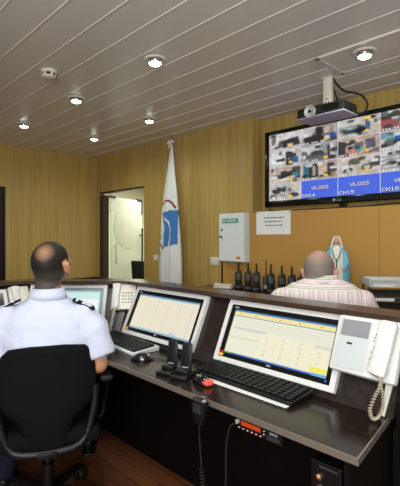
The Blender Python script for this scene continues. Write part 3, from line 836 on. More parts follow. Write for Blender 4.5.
pic_cctv().mesh('screen', -hw + fs_, zz0 + fb, hw - fs_, zz1 - ft, -0.0165, tv, M_screen)
fc = bpy.data.curves.new('badge', 'FONT'); fc.body = 'LG'; fc.size = 0.034; fc.extrude = 0.0006; fc.align_x = 'CENTER'
fo = bpy.data.objects.new('badge_curve', fc); COL.objects.link(fo)
me = bpy.data.meshes.new_from_object(fo.evaluated_get(bpy.context.evaluated_depsgraph_get())); bpy.data.objects.remove(fo)
me.transform(Matrix.Translation((0.012, -0.0235, zz0 + 0.019)) @ Matrix.Rotation(PI / 2, 4, 'X')); link_mesh('badge', me, M_grey, tv)
b = MB(); b.lathe([(0.0, 0), (0.014, 0), (0.014, 0.002), (0.0, 0.002)], n=20); me = b.mesh('badge_disc'); me.transform(Matrix.Translation((-0.036, -0.0228, zz0 + 0.031)) @ Matrix.Rotation(PI / 2, 4, 'X')); link_mesh('badge_disc', me, M_grey, tv)
b = MB(); b.box((0.03, 0.02, 0.035), (0.06, 0.03, 0.06), 0.004); b.build('stand_neck', M_black, tv)
b = MB(); b.box((0.03, 0.005, 0.006), (0.5, 0.19, 0.012), 0.004); b.build('stand_base', M_black_gloss, tv)
cbv = MB(); cbv.tube(spline([(-2.60, 3.50, 1.665), (-2.56, 3.47, 1.625), (-2.4, 3.44, 1.606), (-2.2, 3.45, 1.606), (-1.95, 3.43, 1.606), (-1.6, 3.44, 1.607), (-1.3, 3.44, 1.62), (-1.1, 3.46, 1.607), (-0.8, 3.45, 1.607)]), 0.006, 8)
cbv = cbv.build('power_cable', M_black_rub, None, True); tag(cbv, 'thin black cable lying below the television on the tan board', 'cable')

# ------------------------------------------------------------------ projector on its ceiling bracket
pj = empty('projector', (-1.67, 3.0, 2.28), 0, 'black and grey projector hanging from the ceiling in front of the television', 'projector')
b = MB(); b.box((0, 0, 0.048), (0.40, 0.22, 0.075), 0.012); b.build('body', mat('dark_green_grey_plastic', '#1a1d1d', 0.45), pj, 'auto')
b = MB(); b.box((0, 0.0, 0.006), (0.405, 0.225, 0.012), 0.004); b.build('bottom_plate', mat('painted_screen_glow_plastic', '#a7a2b8', 0.5), pj, 'auto')  # lilac tint paints the television's light onto the underside
b = MB(); b.lathe([(0.040, 0), (0.047, 0), (0.047, 0.024), (0.044, 0.027), (0.040, 0.02)], n=28); me = b.mesh('lens_ring'); me.transform(Matrix.Translation((-0.075, -0.105, 0.045)) @ Matrix.Rotation(PI / 2, 4, 'X')); lr = link_mesh('lens_ring', me, M_silver, pj, True)
b = MB(); b.ball((-0.075, -0.112, 0.045), (0.041, 0.014, 0.041), 18); b.build('lens', M_black_gloss, lr, True)
b = MB(); b.box((0.09, -0.1115, 0.05), (0.14, 0.003, 0.04))
for i in range(6): b.box((0.09, -0.113, 0.034 + i * 0.006), (0.13, 0.002, 0.002))
b.build('front_grille', M_black, pj)
b = MB(); b.box((0.01, 0.01, 0.205), (0.07, 0.04, 0.23), 0.004); b.box((0.01, 0.01, 0.3165), (0.09, 0.06, 0.007), 0.002); b.box((0.01, 0.01, 0.095), (0.10, 0.08, 0.022), 0.004)
mt = b.build('ceiling_bracket', M_ivory, pj, 'auto')
for (x, z) in ((-0.005, 0.12), (0.025, 0.12), (0.01, 0.15)):
    q = MB(); q.cyl((x, -0.012, z), (x, -0.009, z), 0.006, n=10); q.build('bracket_hole', M_black, mt)
b = MB(); b.tube(spline([(0.04, 0.03, 0.312), (0.06, 0.04, 0.27), (0.12, 0.06, 0.20), (0.22, 0.10, 0.16), (0.27, 0.12, 0.09), (0.25, 0.13, 0.03), (0.19, 0.12, 0.015), (0.14, 0.11, 0.03)]), 0.008, 8); b.build('cable', M_black_rub, pj, True)
b = MB(); b.tube(spline([(0.035, 0.02, 0.312), (0.04, 0.035, 0.24), (0.06, 0.05, 0.16), (0.09, 0.06, 0.1), (0.1, 0.07, 0.085)]), 0.006, 8); b.build('cable', M_black_rub, pj, True)

# ================================================================== BACK COUNTER AND THINGS ON IT
CZ = 0.815
bc = empty('back_counter', (0, 0, 0), 0, 'dark wood counter along the tan board wall behind the second man', 'counter')
b = MB(); b.box((-1.2, 3.13, CZ - 0.0125), (4.2, 0.505, 0.025), 0.003); b.build('counter_top', M_wenge_top, bc)
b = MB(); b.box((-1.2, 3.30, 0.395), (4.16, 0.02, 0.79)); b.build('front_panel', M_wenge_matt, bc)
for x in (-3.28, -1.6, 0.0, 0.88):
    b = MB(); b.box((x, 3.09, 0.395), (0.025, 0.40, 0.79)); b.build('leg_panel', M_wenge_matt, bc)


def handheld(loc, rz, label, ant=0.09, sc=1.0):
    o = empty('handheld_radio', loc, rz, label, 'radio', 'black handheld radios lined up on the back counter'); o.scale = (sc, sc, sc)
    b = MB(); b.box((0, 0, 0.022), (0.085, 0.075, 0.044), 0.008); b.build('charger', M_black, o, 'auto')
    b = MB(); b.prism([(-0.031, -0.02, 0.03), (0.031, -0.02, 0.03), (0.034, -0.02, 0.11), (0.031, -0.02, 0.165), (-0.031, -0.02, 0.165), (-0.034, -0.02, 0.11)], (0, 0.04, 0), 0.006); b.build('body', M_black, o, 'auto')
    b = MB(); b.cyl((0.0, 0.0, 0.160), (0.0, 0.0, 0.165 + ant), 0.0095, 0.007, 12); b.ball((0.0, 0, 0.165 + ant), 0.007, 10); b.build('antenna', M_black_rub, o, 'auto')
    b = MB(); b.cyl((0.021, 0, 0.163), (0.021, 0, 0.183), 0.008, n=12); b.build('knob', M_black, o, 'auto')
    b = MB(); b.cyl((-0.020, 0, 0.163), (-0.020, 0, 0.175), 0.007, n=12); b.build('knob', M_black, o, 'auto')
    b = MB(); b.box((0, -0.021, 0.12), (0.04, 0.003, 0.05), 0.001); b.build('speaker_grille', M_dgrey, o)
    return o


RZ = math.radians(40)
for (u_, v_, lab, an) in ((-2.80, 3.26, 'leftmost of the black handheld radios, beside the white handset', 0.09), (-2.665, 3.25, 'second black handheld radio from the left end of the row', 0.085),
                          (-2.545, 3.23, 'third black handheld radio from the left, before the one with a long thin antenna', 0.09),
                          (-2.365, 3.22, 'black handheld radio just right of the long thin antenna', 0.09), (-2.25, 3.23, 'black handheld radio second from the head of the man in striped shirt', 0.085),
                          (-2.135, 3.22, 'black handheld radio nearest to the left ear of the man in striped shirt', 0.085), (-2.025, 3.20, 'black handheld radio mostly hidden behind the head of the man in striped shirt', 0.05)):
    handheld((u_, v_, CZ), RZ, lab, an, 1.07)
o = empty('handheld_radio', (-2.49, 3.31, CZ), RZ, 'black handheld radio with a long thin antenna, behind the row', 'radio', 'black handheld radios lined up on the back counter')
b = MB(); b.box((0, 0, 0.075), (0.06, 0.04, 0.15), 0.008); b.build('body', M_black, o, 'auto')
b = MB(); b.cyl((0.0, 0, 0.148), (0.0, 0, 0.315), 0.006, 0.004, 10); b.build('antenna', M_black_rub, o, 'auto')
b = MB(); b.box((0.0, -0.021, 0.05), (0.045, 0.003, 0.04), 0.001); b.build('label_plate', M_grey, o)

wp = empty('telephone_handset', (-2.965, 3.21, CZ), math.radians(12), 'white telephone handset lying on the back counter below the white cabinet', 'telephone')
b = MB(); b.box((0, 0, 0.014), (0.21, 0.075, 0.028), 0.010); b.build('base', M_ivory, wp, 'auto')
b = MB(); b.prism([(-0.105, 0.022, 0.03), (0.105, 0.022, 0.03), (0.10, 0.022, 0.055), (0.05, 0.022, 0.048), (-0.05, 0.022, 0.048), (-0.10, 0.022, 0.055)], (0, -0.044, 0), 0.008); b.build('handset', M_ivory, wp, 'auto')

# statue
stt = empty('statue', (-1.685, 3.19, CZ), math.radians(27), 'painted statue of a veiled woman in white robe and blue mantle on the counter', 'statue'); stt.scale = (1.2, 1.15, 1.05)
b = MB(); b.lathe([(0.0, 0), (0.085, 0), (0.088, 0.02), (0.08, 0.05), (0.0, 0.05)], n=24); b.build('plinth', mat('grey_green_plaster', '#8e9488', 0.7), stt, 'auto')


def ringz(z, rx, ry, cx=0, cy=0, fold=0.0, n=36, ph=0.0):
    return [(cx + rx * math.cos(a) * (1 + fold * math.cos(9 * a + ph)), cy + ry * math.sin(a) * (1 + fold * math.cos(9 * a + ph)), z) for a in [2 * PI * k / n for k in range(n)]]


b = MB(); b.loft([ringz(0.04, 0.07, 0.06, 0, 0, 0.06), ringz(0.15, 0.062, 0.052, 0, 0, 0.08), ringz(0.27, 0.056, 0.046, 0, 0, 0.06), ringz(0.36, 0.058, 0.042, 0, 0, 0.02), ringz(0.41, 0.05, 0.036), ringz(0.435, 0.024, 0.022), ringz(0.45, 0.018, 0.018)])
b.build('robe', mat('cream_plaster', '#e4e0d2', 0.6), stt, True)
b = MB()
M_mantle = mat('pale_blue_mantle', '#6db4cf', 0.6)
rings = []
for (z, rx, ry) in ((0.05, 0.076, 0.068), (0.15, 0.082, 0.066), (0.26, 0.088, 0.062), (0.34, 0.080, 0.056), (0.40, 0.062, 0.048), (0.43, 0.042, 0.038)):
    rings.append([(rx * math.cos(a), ry * math.sin(a) + 0.008, z) for a in [PI * (-0.30 + 1.60 * k / 24) for k in range(25)]] + [((rx - 0.012) * math.cos(a), (ry - 0.012) * math.sin(a) + 0.008, z) for a in [PI * (1.30 - 1.60 * k / 24) for k in range(25)]])
b.loft(rings); b.build('mantle', M_mantle, stt, True)
b = MB(); b.ball((0.0, -0.004, 0.475), (0.025, 0.028, 0.034), 16); b.ball((0, -0.032, 0.472), (0.004, 0.006, 0.006), 8); b.cyl((0, 0, 0.43), (0, 0, 0.46), 0.015); b.fuse('head', mat('statue_skin', '#c79a7c', 0.6), stt, 0.004, 2)
b = MB()
rings = []
for (z, rx, ry, cy) in ((0.40, 0.052, 0.040, 0.008), (0.44, 0.042, 0.038, 0.006), (0.475, 0.033, 0.037, 0.004), (0.502, 0.027, 0.031, 0.003), (0.517, 0.012, 0.014, 0.003)):
    rings.append([(rx * math.cos(a), ry * math.sin(a) + cy, z) for a in [PI * (-0.22 + 1.44 * k / 24) for k in range(25)]] + [((rx * .82) * math.cos(a), (ry * .82) * math.sin(a) + cy, z - 0.002) for a in [PI * (1.22 - 1.44 * k / 24) for k in range(25)]])
b.loft(rings); b.build('veil', mat('white_veil', '#eae6da', 0.6), stt, True)
b = MB()
for s_ in (-1, 1):
    b.chain([(s_ * 0.052, -0.005, 0.385, 0.018), (s_ * 0.064, -0.03, 0.31, 0.018), (s_ * 0.05, -0.055, 0.27, 0.014)])
b.fuse('sleeves', M_mantle, stt, 0.006, 2)
b = MB()
for s_ in (-1, 1): b.ball((s_ * 0.046, -0.062, 0.262), (0.010, 0.012, 0.014), 10)
b.build('hands', mat('statue_hands', '#c79a7c', 0.6), stt, True)
b = MB(); b.tube(spline([(-0.028, -0.036, 0.415), (-0.018, -0.05, 0.36), (0.0, -0.054, 0.335), (0.018, -0.05, 0.36), (0.028, -0.036, 0.415)]), 0.003, 6); b.box((0, -0.056, 0.32), (0.006, 0.004, 0.03)); b.box((0, -0.056, 0.325), (0.018, 0.004, 0.006)); b.build('rosary', M_dgrey, stt)

# letter trays, three in a stack
TR = (-1.17, 3.065)
for i, lab in enumerate(('bottom black letter tray of the stack beside the statue', 'middle black letter tray of the stack beside the statue', 'top letter tray of the stack beside the statue, filled with pale grey papers')):
    o = empty('letter_tray', (TR[0], TR[1], CZ + i * 0.094), math.radians(36), lab, 'letter tray', 'letter trays stacked on the back counter')
    m = M_black if i < 2 else M_silver
    W, D = 0.40, 0.25
    b = MB(); b.box((0, 0, 0.006), (W, D, 0.008), 0.002); b.box((-W / 2 + 0.004, 0, 0.028), (0.008, D, 0.05), 0.002); b.box((W / 2 - 0.004, 0, 0.028), (0.008, D, 0.05), 0.002); b.box((0, D / 2 - 0.004, 0.028), (W, 0.008, 0.05), 0.002)
    b.build('tray', m, o)
    for (x, w) in ((-0.11, 0.14), (0.11, 0.14)):
        b = MB(); b.box((x, -D / 2 - 0.001, 0.012), (w, 0.008, 0.020), 0.002); b.build('front_lip', M_white, o)
    if i < 2:
        for sx in (-1, 1):
            for sy in (-1, 1):
                b = MB(); b.box((sx * (W / 2 - 0.006), sy * (D / 2 - 0.012), 0.0585), (0.010, 0.018, 0.067), 0.002); b.build('post', M_black, o)
    b = MB(); b.box((0.0, 0.005, 0.020), (W - 0.03, D - 0.03, 0.018 if i < 2 else 0.016), 0.001); ps = b.build('paper_stack', mat('greyish_paper', '#b4b7b8', 0.7) if i == 2 else M_dgrey, None)
    tag(ps, ('dark folder in the bottom letter tray', 'dark folder in the middle letter tray', 'pale grey paper stack in the top letter tray')[i], 'papers' if i == 2 else 'folder')
    ps.location = o.location; ps.rotation_euler = o.rotation_euler

# ================================================================== THINGS ON THE BACK WALL
cbn = empty('wall_cabinet', (-2.928, 3.385, 1.09), 0, 'white first aid style wall cabinet with teal strip above the white handset', 'cabinet')
b = MB(); b.box((0, -0.045, 0.255), (0.35, 0.088, 0.51), 0.004); b.build('body', mat('pale_grey_metal', '#d5d9d8', 0.4), cbn)
b = MB(); b.box((-0.004, -0.093, 0.255), (0.334, 0.010, 0.496), 0.004); dr = b.build('door', mat('white_metal', '#dfe3e4', 0.35), cbn)
b = MB(); b.box((-0.01, -0.099, 0.43), (0.23, 0.002, 0.048)); ls = b.build('label_strip', M_teal, dr)
b = MB()
for i in range(8):
    if i != 2: b.box((-0.09 + i * 0.024 - 0.02, -0.1005, 0.432), (0.016, 0.001, 0.022))
b.build('strip_lettering', M_white, ls)
b = MB(); b.box((-0.13, -0.0985, 0.335), (0.025, 0.002, 0.025)); b.build('blue_mark', M_blue, dr)
b = MB(); b.cyl((-0.142, -0.097, 0.265), (-0.142, -0.108, 0.265), 0.012, n=14); b.box((-0.127, -0.104, 0.255), (0.03, 0.004, 0.012), rot=(0, 0.5, 0)); b.build('lock', M_dgrey, dr, 'auto')
b = MB(); b.box((0.10, -0.099, 0.045), (0.055, 0.002, 0.026)); b.build('orange_sticker', M_orange, dr)
b = MB(); b.tube([(-3.14, 3.379, 1.1), (-3.14, 3.379, 0.84)], 0.009, 8); cbl = b.build('cable', M_black_rub); tag(cbl, 'black cable running down below the white wall cabinet', 'cable')
nt_ = empty('notice_sheet', (-2.46, 3.385, 1.375), 0, 'white notice sheet with three lines of text pinned below the television', 'notice')
b = MB(); b.box((0, -0.0025, 0.115), (0.41, 0.002, 0.23)); b.build('paper', M_paper, nt_)
rn = random.Random(5)
for (z, x0, x1) in ((0.165, -0.11, 0.13), (0.128, -0.10, 0.10), (0.09, -0.09, 0.09)):
    x = x0; b = MB()
    while x < x1:
        w = rn.uniform(0.014, 0.034); b.box((x + w / 2, -0.0038, z), (w, 0.0006, 0.011)); x += w + 0.008
    b.build('text_line', M_ink, nt_)

for (x, z) in ((-0.19, 0.215), (0.19, 0.215)):
    b = MB(); b.ball((x, -0.005, z), 0.006, 8); b.build('pin', M_dgrey, nt_)
for (x, w, h, lab) in ((-3.315, 0.13, 0.09, 'ivory wall socket plate left of the white cabinet'), (-4.40, 0.09, 0.075, 'ivory wall switch plate between the doorway and the flag')):
    o = empty('wall_switch', (x, 3.45, 1.075), 0, lab, 'wall socket')
    b = MB(); b.box((0, -0.005, 0), (w, 0.010, h), 0.003); b.build('plate', M_ivory, o, 'auto')
    b = MB(); b.box((-w * 0.2, -0.011, 0), (w * 0.28, 0.006, h * 0.55), 0.001); b.box((w * 0.2, -0.011, 0), (w * 0.28, 0.006, h * 0.55), 0.001); b.build('rocker', M_white, o)

# ================================================================== FLAG
fl = empty('flag', (-3.885, 3.27, 0), 0, 'white flag with blue and crimson emblem hanging from a pole by the back wall', 'flag')
b = MB(); b.lathe([(0.0, 0), (0.16, 0), (0.16, 0.02), (0.05, 0.05), (0.02, 0.07), (0.0, 0.07)], n=28); b.build('stand', M_dark, fl, 'auto')
b = MB(); b.cyl((0, 0, 0.05), (0.02, 0, 2.50), 0.013, 0.012, 14); b.build('pole', M_chrome, fl, 'auto')
b = MB(); b.lathe([(0.013, 2.49), (0.018, 2.51), (0.010, 2.53), (0.013, 2.55), (0.004, 2.585), (0.0, 2.592)], (0.02, 0, 0), 14); b.build('finial', M_chrome, fl, True)
prof = [(2.47, 0.012, 0.02), (2.42, 0.026, 0.018), (2.3, 0.042, 0.012), (2.1, 0.070, 0.006), (1.85, 0.115, 0.0), (1.6, 0.155, -0.004), (1.3, 0.175, 0.0), (1.0, 0.192, 0.0), (0.72, 0.205, 0.0), (0.55, 0.20, 0.0)]


def pz(z, i):
    for a, c in zip(prof, prof[1:]):
        if c[0] <= z <= a[0]:
            t_ = (a[0] - z) / (a[0] - c[0]); return a[i] + (c[i] - a[i]) * t_
    return prof[-1][i]


NZ, NA = 150, 120
vs = []; cols = []


def flag_col(x, z):
    cx = 85 + (x - 0.035) / 0.00385; cy = (2.037 - z) / 0.002475
    W_ = (222, 222, 220); BL = (58, 116, 178); RD = (140, 34, 60)
    def seg(pts, r):
        for (x1, y1), (x2, y2) in zip(pts, pts[1:]):
            dx, dy = x2 - x1, (y2 - y1) * 0.64; px_, py_ = cx - x1, (cy - y1) * 0.64
            t_ = max(0, min(1, (px_ * dx + py_ * dy) / (dx * dx + dy * dy)))
            if math.hypot(px_ - t_ * dx, py_ - t_ * dy) < r: return True
        return False
    if seg([(40, 138), (48, 118), (60, 104), (80, 102), (96, 114), (106, 136)], 3.4) or seg([(26, 298), (36, 314), (48, 324), (62, 332)], 3.4): return RD
    if seg([(66, 186), (82, 205), (92, 240), (92, 280), (86, 316)], 3.0): return (214, 220, 226)
    poly = [(46, 160), (84, 150), (113, 148), (118, 312), (62, 328), (63, 280), (66, 225), (56, 186)]; ins = False
    for (x1, y1), (x2, y2) in zip(poly, poly[1:] + poly[:1]):
        if (y1 > cy) != (y2 > cy) and cx < (x2 - x1) * (cy - y1) / (y2 - y1) + x1: ins = not ins
    if ins: return BL
    if 30 < cx < 46 and 262 < cy < 292 and int(cy / 6) % 2: return (92, 120, 170)
    if 26 < cx < 40 and 345 < cy < 372 and int(cy / 6) % 2: return (110, 120, 170)
    return W_


for j in range(NZ + 1):
    z = 2.47 - (2.47 - 0.55) * j / NZ; hw_ = pz(z, 1); cx_ = pz(z, 2)
    for i in range(NA):
        a = 2 * PI * i / NA; f = 1 + 0.10 * min(1, (2.47 - z) / 0.5) * math.cos(7 * a + 1.3 * math.sin(z * 2)) + 0.05 * math.cos(13 * a + z)
        x = cx_ + hw_ * math.cos(a) * (1 + 0.03 * math.sin(7 * z)); y = hw_ * 0.40 * math.sin(a) * f * (1.0) 
        vs.append((x, y, z))
fs = [(j * NA + i, (j + 1) * NA + i, (j + 1) * NA + (i + 1) % NA, j * NA + (i + 1) % NA) for j in range(NZ) for i in range(NA)] + [tuple(range(NA))]
me = bpy.data.meshes.new('cloth'); me.from_pydata(vs, [], fs); me.update()
at = me.color_attributes.new('Col', 'FLOAT_COLOR', 'POINT')
at.data.foreach_set('color', [q for (x, y, z) in vs for q in (*lin(flag_col(x, z)), 1.0)])
link_mesh('cloth', me, M_print, fl, True)
b = MB()
for s_ in (-1, 1):
    b.ball((0.02 + s_ * 0.035, -0.02, 2.495), (0.035, 0.014, 0.017), 12, (0, s_ * 0.5, 0)); b.box((0.02 + s_ * 0.018, -0.028, 2.445), (0.018, 0.006, 0.07), 0.002, (0, s_ * -0.25, 0))
b.ball((0.02, -0.026, 2.48), 0.016, 10); b.build('bow', mat('white_ribbon', '#e8e6dc', 0.7), fl, True)

# ================================================================== OFFICE CHAIR


def office_chair(loc, rz, label, star=75.0):
    o = empty('office_chair', loc, rz, label, 'chair')
    # upholstered back: shield outline narrowing to a spine, slightly bowed

    def outline(z):
        tb = [(0.86, 0.12), (0.85, 0.165), (0.82, 0.195), (0.75, 0.212), (0.66, 0.214), (0.60, 0.205), (0.565, 0.165), (0.53, 0.125), (0.48, 0.100), (0.42, 0.092), (0.40, 0.092)]
        for a, c in zip(tb, tb[1:]):
            if c[0] <= z <= a[0]: return a[1] + (c[1] - a[1]) * (a[0] - z) / (a[0] - c[0])
        return tb[-1][1]
    N, K = 46, 14
    b = MB(); rings = []
    for j in range(N + 1):
        z = 0.40 + 0.46 * j / N; hw = outline(z); th = 0.026 if 0.41 < z < 0.85 else 0.014
        bow = -0.205 + 0.05 * ((z - 0.6) / 0.3) ** 2 * (0.4 if z > 0.6 else 1.0)
        up = [(hw * (2 * k / K - 1), bow + 0.05 * (2 * k / K - 1) ** 2 * (hw / 0.21) ** 2 - th * (1 - abs(2 * k / K - 1) ** 6), z) for k in range(K + 1)]
        dn = [(hw * (1 - 2 * k / K), bow + 0.05 * (1 - 2 * k / K) ** 2 * (hw / 0.21) ** 2 + th * (1 - abs(1 - 2 * k / K) ** 6) + 0.002, z) for k in range(K + 1)]
        rings.append(up + dn)
    b.loft(rings); b.build('backrest', M_fabric, o, 'auto')
    b = MB()
    fp = spline([(-0.212, -0.160, 0.66), (-0.208, -0.165, 0.58), (-0.185, -0.175, 0.48), (-0.155, -0.185, 0.42), (-0.11, -0.195, 0.395), (0, -0.20, 0.388), (0.11, -0.195, 0.395), (0.155, -0.185, 0.42), (0.185, -0.175, 0.48), (0.208, -0.165, 0.58), (0.212, -0.160, 0.66)], 6)
    b.tube(fp, 0.021, 10); b.build('back_frame', M_black, o, 'auto')
    b = MB(); b.box((0, 0.03, 0.44), (0.47, 0.46, 0.075), 0.03, seg=4); b.build('seat', M_fabric, o, 'auto')
    b = MB(); b.box((0, 0.02, 0.388), (0.24, 0.30, 0.035), 0.008); b.box((0, -0.16, 0.385), (0.09, 0.13, 0.03), 0.006); b.build('seat_mechanism', M_black, o, 'auto')
    for s_ in (-1, 1):
        b = MB(); b.tube(spline([(s_ * 0.20, 0.05, 0.41), (s_ * 0.262, 0.05, 0.43), (s_ * 0.276, 0.04, 0.52), (s_ * 0.276, -0.06, 0.63), (s_ * 0.270, -0.09, 0.66)]), 0.017, 10); ar = b.build('armrest', M_black, o, 'auto')
        b = MB(); b.box((s_ * 0.270, 0.0, 0.668), (0.062, 0.25, 0.030), 0.013); b.build('arm_pad', M_black_rub, ar, 'auto')
    b = MB(); b.cyl((0, 0, 0.09), (0, 0, 0.25), 0.030, n=18); b.cyl((0, 0, 0.25), (0, 0, 0.375), 0.017, n=16); b.build('gas_column', M_black, o, 'auto')
    b = MB(); b.lathe([(0.0, 0.075), (0.05, 0.075), (0.05, 0.125), (0.038, 0.14), (0.0, 0.14)], n=20); b.build('base_hub', M_black, o, 'auto')
    for k in range(5):
        a = math.radians(star + 72 * k); c, s_ = math.cos(a), math.sin(a)
        b = MB(); b.tube([(0.03 * c, 0.03 * s_, 0.112), (0.16 * c, 0.16 * s_, 0.100), (0.295 * c, 0.295 * s_, 0.078)], [0.026, 0.022, 0.016], 10); lg = b.build('leg', M_black, o, 'auto')
        b = MB(); x, y = 0.295 * c, 0.295 * s_
        for q in (-1, 1): b.cyl((x - s_ * 0.008 * q, y + c * 0.008 * q, 0.027), (x - s_ * 0.026 * q, y + c * 0.026 * q, 0.027), 0.027, n=18)
        b.cyl((x, y, 0.03), (x, y, 0.075), 0.008, n=10); b.box((x, y, 0.052), (0.034, 0.028, 0.02), 0.005, (0, 0, a)); b.build('castor', M_black_rub, lg, 'auto')
    return o


MAN1 = (-1.990, 0.893, 0.0); RZ1 = PI / 2 - YAW
office_chair(MAN1, RZ1 + math.radians(19), 'black fabric office chair under the man in pale blue shirt', 56.0)

# ================================================================== PEOPLE


def finger(b, base, d, up, L, r, curl):
    p_ = Vector(base); d = Vector(d).normalized(); ax = d.cross(Vector(up)).normalized(); pts = [(*p_, r)]
    for k, f in enumerate((0.42, 0.32, 0.26)):
        d = (Matrix.Rotation(-curl, 3, ax) @ d).normalized(); p_ = p_ + d * L * f; pts.append((*p_, r * (0.94 - 0.09 * k)))
    b.chain(pts, 10)


def add_hand(b, wrist, fwd, up, side):
    """palm, four unequal bent fingers, thumb from the side of the palm (side: direction of the thumb)"""
    w = Vector(wrist); f = Vector(fwd).normalized(); s_ = Vector(side); s_ = (s_ - f * s_.dot(f)).normalized(); u = Vector(up)
    for k in range(4):
        o_ = s_ * (0.028 - 0.0187 * k)
        b.chain([(*(w + f * 0.015 + o_ * 0.6), 0.015), (*(w + f * 0.085 + o_), 0.0125)], 10)
        finger(b, w + f * 0.088 + o_, f, u, (0.070, 0.078, 0.072, 0.056)[k], 0.0088, 0.28)
    finger(b, w + f * 0.03 + s_ * 0.03, (f * 0.75 + s_ * 0.7), u, 0.062, 0.0105, 0.2)


def ell_ring(z, rx, ry, cy, n=40, pw=2.4, tilt=0.0):
    R = []
    for k in range(n):
        a = 2 * PI * k / n; c, s_ = math.cos(a), math.sin(a)
        R.append((rx * math.copysign(abs(c) ** (2 / pw), c), cy + ry * math.copysign(abs(s_) ** (2 / pw), s_), z))
    return R


def add_head(b, hc, rot, sc, pitch=0.0):
    """hc: centre of the skull; face towards +y turned by rot about z"""
    M = Matrix.Translation(hc) @ Matrix.Rotation(rot, 4, 'Z') @ Matrix.Rotation(pitch, 4, 'X') @ Matrix.Scale(sc, 4)

    def B(c, r): 
        t = bmesh.new(); bmesh.ops.create_uvsphere(t, u_segments=24, v_segments=18, radius=1)
        b._add(t, M @ Matrix.Translation(c) @ Matrix.Diagonal((*r, 1)))
    B((0, -0.012, 0.022), (0.076, 0.094, 0.088)); B((0, 0.02, 0.0), (0.070, 0.080, 0.085)); B((0, -0.03, -0.01), (0.070, 0.07, 0.07))
    B((0, 0.048, -0.055), (0.052, 0.046, 0.052)); B((0, 0.075, -0.088), (0.028, 0.020, 0.020))
    B((0, 0.098, -0.028), (0.013, 0.020, 0.016)); B((0, 0.094, -0.008), (0.009, 0.012, 0.024))
    B((0, 0.082, 0.022), (0.052, 0.014, 0.010)); B((0, 0.090, -0.062), (0.022, 0.010, 0.006)); B((0, 0.089, -0.071), (0.019, 0.010, 0.006))
    for s_ in (-1, 1):
        B((s_ * 0.083, -0.008, -0.014), (0.011, 0.019, 0.032)); B((s_ * 0.088, -0.016, 0.002), (0.010, 0.015, 0.019)); B((s_ * 0.044, 0.06, -0.02), (0.022, 0.022, 0.02))
    return M


def hair_from(body, M, test, m, parent, off=0.0035):
    """a close-cropped layer lifted off the scalp of the body mesh"""
    me = body.data; inv = M.inverted(); keep = []; used = {}; vs = []
    for pl in me.polygons:
        c = inv @ pl.center
        if test(c): keep.append(pl)
    for pl in keep:
        for vi in pl.vertices:
            if vi not in used:
                v = me.vertices[vi]; used[vi] = len(vs); vs.append(v.co + v.normal * off)
    n = len(vs); inner = [v_ - (v_ - M.translation).normalized() * off * 1.4 for v_ in vs]
    fs = [tuple(used[i] for i in pl.vertices) for pl in keep]
    ec = {}
    for f in fs:
        for a, c in zip(f, f[1:] + f[:1]): ec[(a, c)] = 1
    rim = [(a, c) for (a, c) in ec if (c, a) not in ec]
    allf = fs + [tuple(i + n for i in f[::-1]) for f in fs] + [(c, a, a + n, c + n) for a, c in rim]
    hm_ = bpy.data.meshes.new('hair'); hm_.from_pydata(vs + inner, [], allf); hm_.update()
    return link_mesh('hair', hm_, m, parent, True)


def hair_mat(name, hair, skin, spot, rad, grey, soft=0.4, hvar=0.5):
    """cropped hair that thins out to skin over the crown"""
    m = bpy.data.materials.new(name); m.use_nodes = True; nt = m.node_tree; N = nt.nodes.new; L = nt.links.new; b = nt.nodes['Principled BSDF']
    b.inputs['Roughness'].default_value = 0.6; b.inputs['Specular IOR Level'].default_value = 0.3
    tc = N('ShaderNodeTexCoord'); sub = N('ShaderNodeVectorMath'); sub.operation = 'SUBTRACT'; sub.inputs[1].default_value = spot; L(tc.outputs['Object'], sub.inputs[0])
    dv = N('ShaderNodeVectorMath'); dv.operation = 'DIVIDE'; dv.inputs[1].default_value = rad; L(sub.outputs[0], dv.inputs[0])
    ln = N('ShaderNodeVectorMath'); ln.operation = 'LENGTH'; L(dv.outputs[0], ln.inputs[0])
    n1 = N('ShaderNodeTexNoise'); n1.inputs['Scale'].default_value = 170; L(tc.outputs['Object'], n1.inputs[0])
    ad = N('ShaderNodeMath'); ad.operation = 'MULTIPLY_ADD'; ad.inputs[1].default_value = 0.5; L(n1.outputs['Fac'], ad.inputs[0]); L(ln.outputs['Value'], ad.inputs[2])
    mr = N('ShaderNodeMapRange'); mr.inputs[1].default_value = 1.25 - soft; mr.inputs[2].default_value = 1.25 + soft; L(ad.outputs[0], mr.inputs[0])
    sp = N('ShaderNodeSeparateXYZ'); L(tc.outputs['Object'], sp.inputs[0])
    gz = N('ShaderNodeMapRange'); gz.inputs[1].default_value = grey[1]; gz.inputs[2].default_value = grey[2]; L(sp.outputs[2], gz.inputs[0])
    hc = N('ShaderNodeMix'); hc.data_type = 'RGBA'; hc.inputs[6].default_value = (*lin(grey[0]), 1); hc.inputs[7].default_value = (*lin(hair), 1); L(gz.outputs[0], hc.inputs[0])
    n2 = N('ShaderNodeTexNoise'); n2.inputs['Scale'].default_value = 320; L(tc.outputs['Object'], n2.inputs[0])
    k2 = N('ShaderNodeMapRange'); k2.inputs[3].default_value = 1 - hvar; k2.inputs[4].default_value = 1 + hvar; L(n2.outputs['Fac'], k2.inputs[0])
    sc = N('ShaderNodeVectorMath'); sc.operation = 'SCALE'; L(hc.outputs[2], sc.inputs[0]); L(k2.outputs[0], sc.inputs['Scale'])
    mx = N('ShaderNodeMix'); mx.data_type = 'RGBA'; mx.inputs[6].default_value = (*lin(skin), 1); L(mr.outputs[0], mx.inputs[0]); L(sc.outputs[0], mx.inputs[7])
    L(mx.outputs[2], b.inputs['Base Color'])
    return m


